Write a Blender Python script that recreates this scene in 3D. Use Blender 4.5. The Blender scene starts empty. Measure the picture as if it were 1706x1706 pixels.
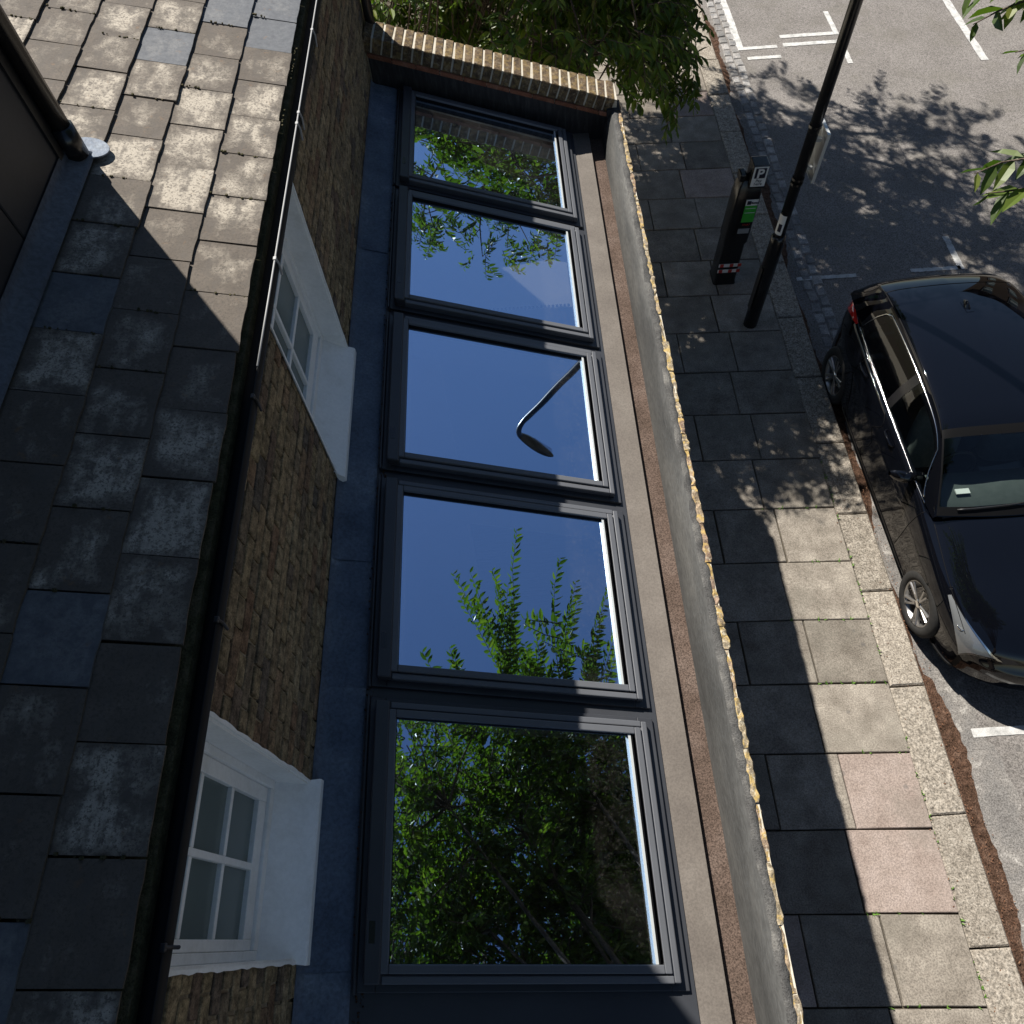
import bpy, bmesh, math, random
import numpy as np
from mathutils import Vector, Matrix
random.seed(7); rng = np.random.default_rng(7)
S = bpy.context.scene; COL = S.collection

# ------------------------------------------------------------------ camera
CAMZ = 6.5
cam = bpy.data.objects.new('camera', bpy.data.cameras.new('camera')); COL.objects.link(cam); S.camera = cam
R = np.array([[0.9981, -0.0609, -0.0118], [-0.0468, -0.8646, 0.5003], [-0.0407, -0.4987, -0.8658]])
_u, _s, _v = np.linalg.svd(R); R = _u @ _v
FPX = 1238.77
mw = Matrix.Identity(4)
for i in range(3):
    mw[i][0] = R[i, 0]; mw[i][1] = -R[i, 1]; mw[i][2] = -R[i, 2]
mw[2][3] = CAMZ
cam.matrix_world = mw
cam.data.sensor_width = 36; cam.data.lens = 36 * FPX / 1706; cam.data.clip_start = .05; cam.data.clip_end = 2000
# ------------------------------------------------------------------ sky, sun, exposure
SUN = Vector((.475, -.64, -1)).normalized()          # direction the light travels
elev = math.asin(-SUN.z); az = math.atan2(-SUN.x, -SUN.y)   # compass from +Y towards +X
W = bpy.data.worlds.new('World'); S.world = W; W.use_nodes = True
nt = W.node_tree
sky = nt.nodes.new('ShaderNodeTexSky'); sky.sky_type = 'NISHITA'; sky.sun_disc = False
sky.sun_elevation = elev; sky.sun_rotation = az; sky.air_density = 1.0; sky.dust_density = .3; sky.ozone_density = 2.2
nt.links.new(sky.outputs[0], nt.nodes['Background'].inputs[0]); nt.nodes['Background'].inputs[1].default_value = .05
sl = bpy.data.lights.new('sun', 'SUN'); sl.energy = 5.0; sl.angle = math.radians(.5); sl.color = (1, .95, .87)
so = bpy.data.objects.new('sun', sl); COL.objects.link(so); so.rotation_euler = SUN.to_track_quat('-Z', 'Y').to_euler(); so.location = (-6, 8, 16)
vs = S.view_settings; vs.view_transform = 'Standard'; vs.look = 'None'; vs.exposure = .92; vs.gamma = 1
S.render.engine = 'CYCLES'

# ------------------------------------------------------------------ helpers
def proj(p):
    q = R.T @ (np.asarray(p, float) - np.array([0, 0, CAMZ]))
    if q[2] <= .02: return None
    return q[0] / q[2] * FPX + 853, q[1] / q[2] * FPX + 853
def ray(px, py): return R @ np.array([px - 853, py - 853, FPX])
class MB:
    def __init__(s): s.v = []; s.f = []
    def quad(s, a, b, c, d):
        i = len(s.v); s.v += [a, b, c, d]; s.f.append((i, i+1, i+2, i+3)); return s
    def box(s, x0, x1, y0, y1, z0, z1, f=None):
        i = len(s.v); P = [(x0,y0,z0),(x1,y0,z0),(x1,y1,z0),(x0,y1,z0),(x0,y0,z1),(x1,y0,z1),(x1,y1,z1),(x0,y1,z1)]
        s.v += [f(*p) for p in P] if f else P
        s.f += [(i+a,i+b,i+c,i+d) for a,b,c,d in ((0,3,2,1),(4,5,6,7),(0,1,5,4),(1,2,6,5),(2,3,7,6),(3,0,4,7))]; return s
    def chbox(s, x0, x1, y0, y1, z0, z1, c, f=None, jit=0):
        i = len(s.v); j = lambda: random.uniform(-jit, jit) if jit else 0
        P = [(x0,y0,z0),(x1,y0,z0),(x1,y1,z0),(x0,y1,z0)]
        q = [(x0+j(),y0+j()),(x1+j(),y0+j()),(x1+j(),y1+j()),(x0+j(),y1+j())]
        P += [(a,b,z1-c) for a,b in q]
        sg = ((1,1),(-1,1),(-1,-1),(1,-1)); P += [(a+c*u,b+c*v,z1+j()*.3) for (a,b),(u,v) in zip(q, sg)]
        s.v += [f(*p) for p in P] if f else P
        F = [(0,3,2,1),(8,9,10,11)] + [(k,(k+1)%4,4+(k+1)%4,4+k) for k in range(4)] + [(4+k,4+(k+1)%4,8+(k+1)%4,8+k) for k in range(4)]
        s.f += [tuple(i+a for a in t) for t in F]; return s
    def tube(s, pts, rad, n=8, cap=True):
        pts = [Vector(p) for p in pts]; m = len(pts); rad = rad if hasattr(rad, '__len__') else [rad]*m
        i0 = len(s.v); up = Vector((.13,.21,.97))
        for k, p in enumerate(pts):
            d = (pts[min(k+1,m-1)] - pts[max(k-1,0)]).normalized()
            a = d.cross(up)
            if a.length < .05: a = d.cross(Vector((1,0,0)))
            a.normalize(); b = d.cross(a)
            for q in range(n):
                t = 2*math.pi*q/n; s.v.append(tuple(p + (a*math.cos(t) + b*math.sin(t))*rad[k]))
        for k in range(m-1):
            for q in range(n):
                s.f.append((i0+k*n+q, i0+k*n+(q+1)%n, i0+(k+1)*n+(q+1)%n, i0+(k+1)*n+q))
        if cap: s.f.append(tuple(i0+q for q in range(n))[::-1]); s.f.append(tuple(i0+(m-1)*n+q for q in range(n)))
        return s
    def grid(s, P, flip=False):
        r = len(P); c = len(P[0]); i = len(s.v)
        for row in P: s.v += [tuple(p) for p in row]
        for a in range(r-1):
            for b in range(c-1):
                t = (i+a*c+b, i+a*c+b+1, i+(a+1)*c+b+1, i+(a+1)*c+b); s.f.append(t[::-1] if flip else t)
        return s
    def lathe(s, prof, n=32, axis='x', c=(0,0,0)):
        i = len(s.v); m = len(prof)
        for q in range(n):
            t = 2*math.pi*q/n
            for (h, r) in prof:
                p = (h, r*math.cos(t), r*math.sin(t)) if axis == 'x' else (r*math.cos(t), r*math.sin(t), h)
                s.v.append((p[0]+c[0], p[1]+c[1], p[2]+c[2]))
        for q in range(n):
            for k in range(m-1):
                s.f.append((i+q*m+k, i+q*m+k+1, i+((q+1)%n)*m+k+1, i+((q+1)%n)*m+k))
        return s
    def mesh(s, name):
        me = bpy.data.meshes.new(name); me.from_pydata(s.v, [], s.f); me.update(); return me
    def build(s, name, mat, parent=None, smooth=False, loc=None, fixn=True):
        me = s.mesh(name)
        if fixn:
            bm = bmesh.new(); bm.from_mesh(me); bmesh.ops.recalc_face_normals(bm, faces=bm.faces); bm.to_mesh(me); bm.free()
        return mkobj(name, me, mat, parent, smooth, loc)
def mkobj(name, me, mat, parent=None, smooth=False, loc=None):
    if mat is not None and not me.materials: me.materials.append(mat)
    if smooth: me.polygons.foreach_set('use_smooth', [True]*len(me.polygons))
    o = bpy.data.objects.new(name, me); COL.objects.link(o)
    if parent:
        o.parent = parent
        if not LOCAL: o.matrix_parent_inverse = wmat(parent).inverted()
    if loc is not None: o.location = loc
    return o
LOCAL = False                       # True while a thing's parts are built in that thing's own frame
def wmat(o):
    b = Matrix.LocRotScale(o.location, o.rotation_euler, o.scale)
    return (wmat(o.parent) @ o.matrix_parent_inverse @ b) if o.parent else b
def tag(o, label=None, cat=None, group=None, kind=None):
    for k, v in (('label', label), ('category', cat), ('group', group), ('kind', kind)):
        if v: o[k] = v
    return o
def thing(name, label, cat, loc=(0,0,0), group=None, rz=0):
    o = bpy.data.objects.new(name, None); COL.objects.link(o); o.location = loc; o.rotation_euler = (0,0,rz); o.empty_display_size = .2
    return tag(o, label, cat, group)
def bevel(o, w=.004, seg=2):
    m = o.modifiers.new('bevel', 'BEVEL'); m.width = w; m.segments = seg; m.limit_method = 'ANGLE'; return o

# ------------------------------------------------------------------ materials
class NT:
    def __init__(s, name):
        s.m = bpy.data.materials.new(name); s.m.use_nodes = True; s.t = s.m.node_tree; s.b = s.t.nodes['Principled BSDF']
        s.out = s.t.nodes['Material Output']
    def n(s, typ, **kw):
        x = s.t.nodes.new('ShaderNode'+typ)
        for k, v in kw.items(): setattr(x, k, v)
        return x
    def l(s, a, b): s.t.links.new(a, b)
    def val(s, sock, v): sock.default_value = v
    def math(s, op, a, b=None, clamp=False):
        x = s.n('Math', operation=op, use_clamp=clamp)
        for i, q in enumerate((a, b)):
            if q is None: continue
            if isinstance(q, (int, float)): x.inputs[i].default_value = q
            else: s.l(q, x.inputs[i])
        return x.outputs[0]
    def coords(s, rnd=True, obj=True):
        tc = s.n('TexCoord'); v = tc.outputs['Object' if obj else 'Generated']
        if rnd:
            oi = s.n('ObjectInfo'); a = s.n('VectorMath', operation='ADD'); s.l(v, a.inputs[0])
            m = s.math('MULTIPLY', oi.outputs['Random'], 57.0); s.l(m, a.inputs[1]); s.rand = oi.outputs['Random']; s.raw = v; v = a.outputs[0]
        return v
    def noise(s, v, scale, detail=5, rough=.6, dist=0):
        x = s.n('TexNoise'); x.inputs['Scale'].default_value = scale; x.inputs['Detail'].default_value = detail; x.inputs['Roughness'].default_value = rough
        x.inputs['Distortion'].default_value = dist; s.l(v, x.inputs['Vector']); return x.outputs['Fac']
    def ramp(s, fac, stops):
        x = s.n('ValToRGB'); e = x.color_ramp.elements
        while len(e) > 1: e.remove(e[-1])
        for i, (p, c) in enumerate(stops):
            q = e[0] if i == 0 else e.new(p); q.position = p; q.color = (c, c, c, 1) if isinstance(c, (int, float)) else (*c, 1)
        s.l(fac, x.inputs[0]); return x.outputs[0]
    def mix(s, f, a, b, mode='MIX'):
        x = s.n('Mix', data_type='RGBA', blend_type=mode)
        for q, sk in ((f, x.inputs[0]), (a, x.inputs[6]), (b, x.inputs[7])):
            if isinstance(q, (int, float)): sk.default_value = q
            elif isinstance(q, tuple): sk.default_value = (*q, 1)
            else: s.l(q, sk)
        return x.outputs[2]
    def bump(s, h, strength=.3, dist=.01):
        x = s.n('Bump'); x.inputs['Strength'].default_value = strength; x.inputs['Distance'].default_value = dist; s.l(h, x.inputs['Height']); s.l(x.outputs[0], s.b.inputs['Normal'])
    def fin(s, col=None, rough=.8, spec=.3, metal=0, coat=0):
        if col is not None:
            if isinstance(col, tuple): s.b.inputs['Base Color'].default_value = (*col, 1)
            else: s.l(col, s.b.inputs['Base Color'])
        if isinstance(rough, (int, float)): s.b.inputs['Roughness'].default_value = rough
        else: s.l(rough, s.b.inputs['Roughness'])
        s.b.inputs['Specular IOR Level'].default_value = spec; s.b.inputs['Metallic'].default_value = metal; s.b.inputs['Coat Weight'].default_value = coat
        s.b.inputs['Coat Roughness'].default_value = .02
        return s.m
def pm(name, cols, scale=6, rough=.85, spec=.25, fine=180, fs=.35, bump=.25, bd=.004, rnd=0., metal=0, coat=0, detail=6, stretch=None, spots=0):
    """noise-mottled colour with fine speckle, per-object lightness and bump"""
    n = NT(name); v = n.coords(True)
    if stretch:
        mp = n.n('Mapping'); mp.inputs['Scale'].default_value = stretch; n.l(v, mp.inputs[0]); v = mp.outputs[0]
    f = n.noise(v, scale, detail); k = len(cols)
    c = n.ramp(f, [(.3 + .4*i/max(1, k-1), q) for i, q in enumerate(cols)])
    g = n.noise(v, fine, 3, .7)
    c = n.mix(fs, c, n.ramp(g, [(.36, .18), (.62, 1.12)]), 'MULTIPLY') if fs else c
    if rnd:
        m = n.math('MULTIPLY_ADD', n.rand, rnd*2); n.t.nodes[-1].inputs[2].default_value = 1 - rnd
        h = n.n('HueSaturation'); n.l(m, h.inputs['Value']); n.l(c, h.inputs['Color']); c = h.outputs[0]
    if spots:
        vo = n.n('TexVoronoi'); vo.inputs['Scale'].default_value = spots; n.l(v, vo.inputs['Vector'])
        c = n.mix(n.ramp(vo.outputs['Distance'], [(.06, .55), (.10, 0.0)]), c, (.09,.085,.08)); c = n.mix(n.math('MULTIPLY', n.ramp(n.noise(v, 1.6, 6, .7), [(.5, 0.0), (.62, 1.0)]), .3), c, (.13,.12,.10))
    if bump: n.bump(n.math('ADD', g, n.math('MULTIPLY', f, 2.0)), bump, bd)
    return n.fin(c, rough, spec, metal, coat)
def plain(name, col, rough=.5, spec=.4, metal=0, coat=0): return NT(name).fin(col, rough, spec, metal, coat)

M = {}
M['asphalt'] = pm('asphalt', [(.185,.17,.158), (.215,.198,.185), (.245,.226,.212)], 1.2, .9, .2, 75, .75, 1.0, .008, spots=2.2)
M['slab'] = pm('paving', [(.155,.135,.112), (.215,.19,.16), (.29,.26,.22)], 5, .92, .15, 85, .55, .6, .004, rnd=.2, spots=4)
M['slab_pink'] = pm('paving_pink', [(.235,.185,.16), (.29,.235,.205), (.34,.28,.25)], 5, .92, .15, 85, .5, .6, .004, rnd=.08, spots=4)
M['kerb'] = pm('granite', [(.19,.165,.135), (.30,.265,.22), (.40,.36,.305)], 22, .88, .2, 70, .8, .8, .006, rnd=.12)
M['sett'] = pm('sett', [(.16,.16,.165), (.27,.26,.25), (.36,.34,.32)], 10, .85, .2, 90, .6, .6, .005, rnd=.3)
M['joint'] = pm('joint_dirt', [(.05,.04,.03), (.09,.075,.055), (.13,.115,.08)], 14, .95, .1, 160, .5, .6, .006)
M['litter'] = pm('litter_soil', [(.06,.035,.022), (.105,.06,.04), (.16,.10,.07)], 14, .95, .1, 75, .85, 1.0, .012)
M['patch'] = pm('mortar_patch', [(.15,.14,.132), (.19,.18,.17), (.22,.205,.19), (.42,.40,.37)], 6, .9, .15, 80, .65, .8, .008)
M['paint_white'] = pm('road_paint', [(.30,.30,.29), (.48,.475,.46), (.58,.57,.56)], 12, .8, .25, 150, .45, .4, .003)
M['soil'] = pm('soil', [(.05,.045,.03), (.10,.09,.06), (.14,.13,.08)], 5, .95, .1, 60, .5, .8, .03)
M['patio'] = pm('pale_mortar', [(.40,.36,.29), (.50,.46,.38), (.56,.52,.44)], 9, .9, .2, 150, .2, .3, .004)
M['mortar'] = pm('mortar', [(.26,.215,.155), (.36,.305,.225), (.44,.375,.285)], 14, .95, .1, 200, .4, .5, .006)
M['lead'] = pm('lead', [(.06,.08,.118), (.09,.118,.168), (.115,.145,.195), (.20,.235,.28)], 4, .6, .45, 70, .4, .3, .006)
M['lead_dark'] = pm('shaded_lead', [(.045,.055,.075), (.065,.08,.105), (.085,.10,.13)], 5, .6, .4, 70, .4, .3, .006)  # lead darkened in colour to carry the shade on the dormer apron
M['felt'] = pm('brown_felt', [(.085,.06,.047), (.115,.082,.066), (.15,.112,.093)], 5, .95, .15, 150, .8, .9, .004)
M['taupe'] = pm('taupe_board', [(.10,.086,.075), (.122,.106,.092), (.148,.13,.114)], 4, .75, .3, 130, .3, .2, .003)
M['render'] = pm('grey_render', [(.045,.045,.044), (.075,.075,.073), (.12,.117,.11)], 4, .85, .25, 90, .3, .35, .006, stretch=(1,.25,1))
M['flaunch'] = pm('flaunching', [(.055,.055,.055), (.105,.103,.10), (.19,.183,.17)], 9, .92, .15, 150, .5, .7, .01)
M['black_upstand'] = pm('black_upstand', [(.012,.012,.014), (.022,.022,.025), (.05,.05,.052)], 7, .7, .35, 90, .3, .3, .006, stretch=(6,1,1))
M['frame'] = pm('frame_grey', [(.088,.092,.102), (.10,.105,.116)], 3, .38, .45, 300, .06, .03, .001)
M['frame_dark'] = pm('flashing_dark', [(.032,.034,.040), (.042,.045,.052)], 4, .42, .45, 200, .08, .05, .001)
M['gasket'] = plain('gasket', (.004,.004,.0045), .6, .12)
M['alu'] = plain('alu_bead', (.55,.57,.56), .35, .5, .3)
M['white'] = pm('white_paint', [(.76,.76,.74), (.86,.865,.86), (.89,.89,.88)], 6, .5, .35, 60, .08, .15, .003)
M['white_wall'] = pm('plaster', [(.74,.74,.73), (.78,.78,.77)], 3, .8, .2, 200, .03, .05, .002)
M['wood'] = pm('oak', [(.28,.18,.09), (.40,.27,.14), (.48,.34,.19)], 8, .5, .35, 120, .25, .1, .002, stretch=(1,8,8))
M['black'] = pm('black_plastic', [(.010,.010,.011), (.016,.016,.017)], 10, .42, .45, 200, .15, .05, .001)
M['black_gloss'] = pm('black_metal_paint', [(.008,.008,.009), (.014,.014,.015)], 8, .25, .5, 150, .1, .06, .001)
M['cladding'] = pm('dark_cladding', [(.016,.017,.020), (.024,.025,.030)], 4, .55, .4, 80, .15, .1, .002, rnd=.15)
M['red_tile'] = pm('clay_tile', [(.16,.06,.035), (.24,.10,.06), (.30,.15,.10)], 10, .9, .15, 150, .4, .4, .005, rnd=.25)
M['bark'] = pm('bark', [(.06,.045,.035), (.11,.085,.065), (.16,.13,.10)], 14, .9, .2, 60, .5, .8, .01, stretch=(1,1,.3))
M['tyre'] = pm('rubber', [(.016,.016,.016), (.028,.027,.026)], 20, .8, .3, 150, .3, .2, .002)
M['rim'] = plain('alloy', (.34,.33,.32), .3, .5, .85)
M['lip_sunlit'] = plain('sunlit_lip_grey', (.30,.30,.30), .5, .4, 0)  # pale grey that stands for the sunlit gutter edge
M['matt_black'] = plain('matt_black', (.009,.009,.010), .65, .2)
M['chrome'] = plain('chrome', (.75,.74,.72), .12, .5, 1)
M['dash'] = pm('dashboard', [(.055,.066,.063), (.075,.086,.083)], 12, .7, .3, 200, .1, .1, .001)
M['seat'] = pm('seat_cloth', [(.14,.16,.155), (.20,.22,.215)], 20, .85, .2, 250, .2, .2, .002)
M['bowl'] = plain('lamp_bowl', (.30,.30,.29), .35, .5, .4)
M['sticker'] = plain('white_sticker', (.72,.72,.70), .45)
M['sign_grey'] = plain('sign_back_grey', (.34,.36,.37), .45, .5, .3)
M['green'] = plain('green_print', (.05,.38,.045), .4)
M['print_dark'] = plain('dark_print', (.012,.013,.03), .45)
M['red'] = plain('red_band', (.45,.03,.02), .4)
M['brown_leaf'] = pm('dry_leaf', [(.10,.045,.025), (.17,.085,.05), (.26,.17,.11)], 30, .9, .1, 100, .3, .2, .002)
M['weed'] = plain('weed', (.10,.20,.03), .6)
M['lens_red'] = NT('red_lens').fin((.42,.012,.01), .08, .6, 0, 1)
M['dark_brick'] = pm('dimmed_brick', [(.05,.036,.026), (.07,.05,.036)], 6, .9, .15, 60, .4, .4, .01)  # brick colour darkened so the terrace reflects dimly in the car
M['dark_stock'] = pm('dimmed_stock', [(.07,.056,.04), (.09,.072,.052)], 6, .9, .15, 60, .4, .4, .01)  # likewise darkened to keep the car's reflections dim
M['moss'] = pm('moss', [(.035,.035,.02), (.07,.065,.035), (.11,.09,.06)], 30, .95, .1, 200, .5, .8, .006)

def m_paint():
    n = NT('car_paint'); v = n.coords(False); f = n.noise(v, 900, 2)
    c = n.ramp(f, [(.35, (.0010,.0012,.002)), (.7, (.003,.0036,.006))])
    n.fin(c, .5, .0, .0, 1); n.b.inputs['Coat IOR'].default_value = 1.5; return n.m
M['paint'] = m_paint()
def m_glass(name, base, tint, refl=(1,1,1), dust=0):
    n = NT(name); t = n.n('BsdfTransparent'); t.inputs[0].default_value = (*tint, 1)
    g = n.n('BsdfGlossy'); g.inputs['Roughness'].default_value = .0; g.inputs['Color'].default_value = (*refl, 1)
    fr = n.n('LayerWeight'); fr.inputs[0].default_value = .5; f = n.math('MULTIPLY_ADD', n.math('POWER', fr.outputs['Facing'], 5.0), 1-base); n.t.nodes[-1].inputs[2].default_value = base
    mx = n.n('MixShader'); n.l(f, mx.inputs[0]); n.l(t.outputs[0], mx.inputs[1]); n.l(g.outputs[0], mx.inputs[2]); fo = mx.outputs[0]
    if dust:
        v = n.coords(True); d = n.n('BsdfDiffuse'); d.inputs[0].default_value = (.5,.48,.44,1)
        k = n.math('ADD', n.math('MULTIPLY', n.ramp(n.noise(v, 55, 5, .75), [(.52, 0.0), (.72, 1.0)]), dust*2), n.math('MULTIPLY', n.ramp(n.noise(v, 5, 4), [(.4, 0.0), (.75, 1.0)]), dust))
        m2 = n.n('MixShader'); n.l(k, m2.inputs[0]); n.l(fo, m2.inputs[1]); n.l(d.outputs[0], m2.inputs[2]); fo = m2.outputs[0]
        bp = n.n('Bump'); bp.inputs['Strength'].default_value = .05; bp.inputs['Distance'].default_value = .01; n.l(n.noise(v, 2.5, 1), bp.inputs['Height']); n.l(bp.outputs[0], g.inputs['Normal'])
    n.l(fo, n.out.inputs[0])
    return n.m
M['glass'] = m_glass('coated_glass', .80, (.94,.96,.95), (.56,.74,1.0), dust=.016)
M['car_glass'] = m_glass('car_glass', .05, (.62,.68,.66))
M['car_glass_dark'] = m_glass('privacy_glass', .05, (.10,.11,.12))
M['lamp_glass'] = m_glass('lamp_glass', .06, (.8,.82,.85))
def m_winglass():
    n = NT('old_window_glass'); v = n.coords(False)
    n.bump(n.noise(v, 4, 2), .15, .02); return n.fin((.13,.165,.16), .22, .5)
M['win_glass'] = m_winglass()

def m_slate():
    n = NT('slate'); v = n.coords(True); raw = n.raw; sp = n.n('SeparateXYZ'); n.l(raw, sp.inputs[0])
    ex = n.math('MULTIPLY', n.math('ABSOLUTE', n.math('ADD', sp.outputs[0], .078)), 1/.082); ey = n.math('MULTIPLY', n.math('ABSOLUTE', sp.outputs[1]), 1/.1)
    e = n.math('MAXIMUM', n.math('POWER', ex, 3), n.math('POWER', ey, 3))
    big = n.noise(v, 9, 4, .6, .4); st = n.n('Mapping'); st.inputs['Scale'].default_value = (30, 7, 20); st.inputs['Rotation'].default_value = (0,0,.3); n.l(v, st.inputs[0]); streak = n.noise(st.outputs[0], 1, 4)
    med = n.noise(v, 45, 5, .7); fine = n.noise(v, 150, 4, .75)
    a = n.math('ADD', n.math('MULTIPLY', big, 1.05), n.math('MULTIPLY', streak, .32))
    a = n.math('ADD', a, n.math('MULTIPLY', med, .35)); a = n.math('SUBTRACT', a, n.math('MULTIPLY', e, .26))
    r2 = n.math('FRACT', n.math('MULTIPLY', n.rand, 7.31)); a = n.math('ADD', a, n.math('MULTIPLY', n.math('SUBTRACT', r2, .5), .34))
    gp = n.n('NewGeometry'); a = n.math('ADD', a, n.math('MULTIPLY', n.math('SUBTRACT', n.noise(gp.outputs['Position'], 2.2, 4, .6, .5), .5), .75))
    pale = n.ramp(a, [(.70, 0.0), (.88, .40), (1.08, 1.0)])
    base = n.mix(n.noise(v, 20, 4), (.055,.046,.038), (.135,.113,.092)); col = n.mix(pale, base, (.345,.308,.255))
    col = n.mix(n.ramp(fine, [(.40, .75), (.50, 0.0)]), col, (.06,.052,.044)); col = n.mix(n.ramp(n.math('ADD', n.math('MULTIPLY', streak, .6), n.math('MULTIPLY', med, .5)), [(.44, .7), (.56, 0.0)]), col, (.085,.074,.064))
    blue = n.math('GREATER_THAN', n.rand, .90); bc = n.mix(n.ramp(med, [(.3, 0.0), (.75, 1.0)]), (.07,.078,.092), (.125,.135,.15))
    col = n.mix(n.math('MULTIPLY', blue, .85), col, bc)
    rust = n.ramp(n.noise(v, 28, 3), [(.66, 0.0), (.74, .8)]); col = n.mix(n.math('MULTIPLY', rust, .5), col, (.17,.10,.05))
    n.bump(n.math('ADD', n.math('MULTIPLY', fine, .6), med), .45, .003); return n.fin(col, .82, .3)
M['slate'] = m_slate()
def m_brick(name, cols, lich=0, mo=.3):
    n = NT(name); v = n.coords(True); gi = n.n('NewGeometry'); n.rand = n.math('FRACT', n.math('ADD', n.rand, gi.outputs['Random Per Island'])); c = n.ramp(n.rand, [(i/(len(cols)-1), q) for i, q in enumerate(cols)])
    f = n.noise(v, 30, 5, .7); g = n.noise(v, 160, 4, .75)
    c = n.mix(.85, c, n.ramp(f, [(.36, .25), (.62, 1.1)]), 'MULTIPLY'); c = n.mix(.6, c, n.ramp(g, [(.38, .25), (.58, 1.1)]), 'MULTIPLY')
    c = n.mix(n.math('MULTIPLY', n.ramp(n.noise(v, 14, 3), [(.55, 0.0), (.72, 1.0)]), mo), c, (.04,.035,.03))
    if lich:
        li = n.ramp(n.noise(v, 22, 6, .7), [(.50, 0.0), (.57, 1.0)]); c = n.mix(n.math('MULTIPLY', li, lich), c, (.44,.31,.10))
        li2 = n.ramp(n.noise(v, 37, 5, .7, .5), [(.56, 0.0), (.62, 1.0)]); c = n.mix(n.math('MULTIPLY', li2, lich), c, (.48,.44,.34))
    n.bump(n.math('ADD', f, n.math('MULTIPLY', g, .7)), .7, .006); return n.fin(c, .93, .15)
M['brick'] = m_brick('stock_brick', [(.28,.215,.135), (.40,.305,.18), (.33,.25,.155), (.46,.36,.22), (.20,.155,.115), (.41,.31,.185), (.30,.19,.12), (.17,.15,.125)], 0, .5)
M['brick_lichen'] = m_brick('lichen_brick', [(.40,.32,.21), (.33,.23,.17), (.43,.35,.23), (.36,.30,.23)], .7, .15)
M['brick_cope'] = m_brick('coping_brick', [(.14,.10,.065), (.18,.13,.08), (.12,.085,.06)], .2)
def m_leaf():
    n = NT('leaf'); g = n.n('NewGeometry'); oi = n.n('ObjectInfo'); r = n.math('FRACT', n.math('ADD', g.outputs['Random Per Island'], oi.outputs['Random']))
    c = n.ramp(r, [(0, (.036,.062,.012)), (.5, (.064,.100,.018)), (.85, (.105,.142,.024)), (1, (.15,.17,.035))])
    n.fin(c, .42, .35); tr = n.n('BsdfTranslucent'); n.l(n.mix(1.0, c, (1.25,1.7,.45), 'MULTIPLY'), tr.inputs[0])
    mx = n.n('MixShader'); mx.inputs[0].default_value = .35; n.l(n.b.outputs[0], mx.inputs[1]); n.l(tr.outputs[0], mx.inputs[2]); n.l(mx.outputs[0], n.out.inputs[0]); return n.m
M['leaf'] = m_leaf()

# ------------------------------------------------------------------ layout constants (metres, pavement at z = 0)
KB, KP = .055, .041                 # the cross walls and slab joints run slightly off square to the street
WX = -.87                           # face of the house wall
TS = .302                           # fall of the extension roof
def sky_z(x): return 3.5 - TS*(x+.63)
def shear(k, x0): return lambda x, y, z: (x, y - k*(x-x0), z)
def roofmap(x, y, z): return (x, y - KB*(x+.63), z + sky_z(x))     # local frame of the sloping extension roof
HY0, HY1 = -3.2, 5.55

# ================================================================== ground, road, pavement
tag(MB().box(-140, 160, -140, 160, -1.2, -.30).build('ground', M['soil']), kind='structure')
road = tag(MB().box(3.38, 11.2, -60, 90, -.298, -.12).build('road', M['asphalt']), kind='structure')
far_pv = tag(MB().box(11.2, 14.5, -60, 90, -.297, 0).build('far_pavement', M['slab']), kind='structure')
pv = MB(); pv.box(.80, 3.12, -30, 60, -.297, -.03); pv.box(-9, .80, 5.70, 40, -.2965, -.035)
pavement = tag(pv.build('pavement', M['joint']), kind='structure')
fp = shear(KP, 3.12)
random.seed(11); yj = .03; rows = []
for i in range(-4, 26):
    rows.append((.03 + .5925*i, .03 + .5925*(i+1), i))
for y0, y1, i in rows:
    odd = i % 2
    xs = [3.12, 2.42, 1.72, 1.22, .90] if odd == 0 else [3.12, 2.52, 1.92, 1.30, .90]
    if y0 > 5.4: xs[-1] = .62
    for a in range(len(xs)-1):
        x1, x0 = xs[a] - .006, xs[a+1] + .006
        x1 += random.uniform(-.004, .004)
        mt = M['slab_pink'] if (i in (0, 1) and a == 0) or random.random() < .06 else M['slab']
        cx, cy = (x0+x1)/2, (y0+y1)/2; dz = random.uniform(-.004, .003)
        m = MB().chbox(x0-cx, x1-cx, y0+.006-cy, y1-.006-cy, -.05, 0, .006, lambda x, y, z: (x, y - KP*x, z), .004)
        o = m.build('paving_slab', mt, pavement, loc=(cx, cy - KP*(cx-3.12), dz))
        o.rotation_euler = (random.uniform(-.004, .004), random.uniform(-.004, .004), random.uniform(-.004, .004))
# grass and weeds in the joints
w = MB()
for _ in range(90):
    if random.random() < .5: x, y = 3.115, random.uniform(-.6, 4.4)
    else: x, y = random.uniform(2.4, 3.1), .03 + .5925*random.randint(-1, 6)
    y -= KP*(x-3.12)
    for q in range(4):
        a = random.uniform(0, 6.28); L = random.uniform(.008, .028); dx, dy = math.cos(a)*L, math.sin(a)*L; h = L*.7
        w.quad((x-dy*.18, y+dx*.18, -.004), (x+dy*.18, y-dx*.18, -.004), (x+dx*.7+dy*.15, y+dy*.7-dx*.15, h), (x+dx, y+dy, h*.8))
tag(w.build('joint_weeds', M['weed'], fixn=False), 'small green weeds in the pavement joints along the kerb', 'weeds', kind='stuff')
kerb = tag(MB().box(3.125, 3.405, -30, 60, -.2955, -.06).build('kerb', M['joint']), kind='structure')
kj = [-2.0, -1.1, -.2, .72, 1.77, 2.67, 3.5, 4.36, 5.25, 6.15, 7.05, 7.95, 8.8, 9.7, 10.6, 11.5, 12.4, 13.3, 14.2]
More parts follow.
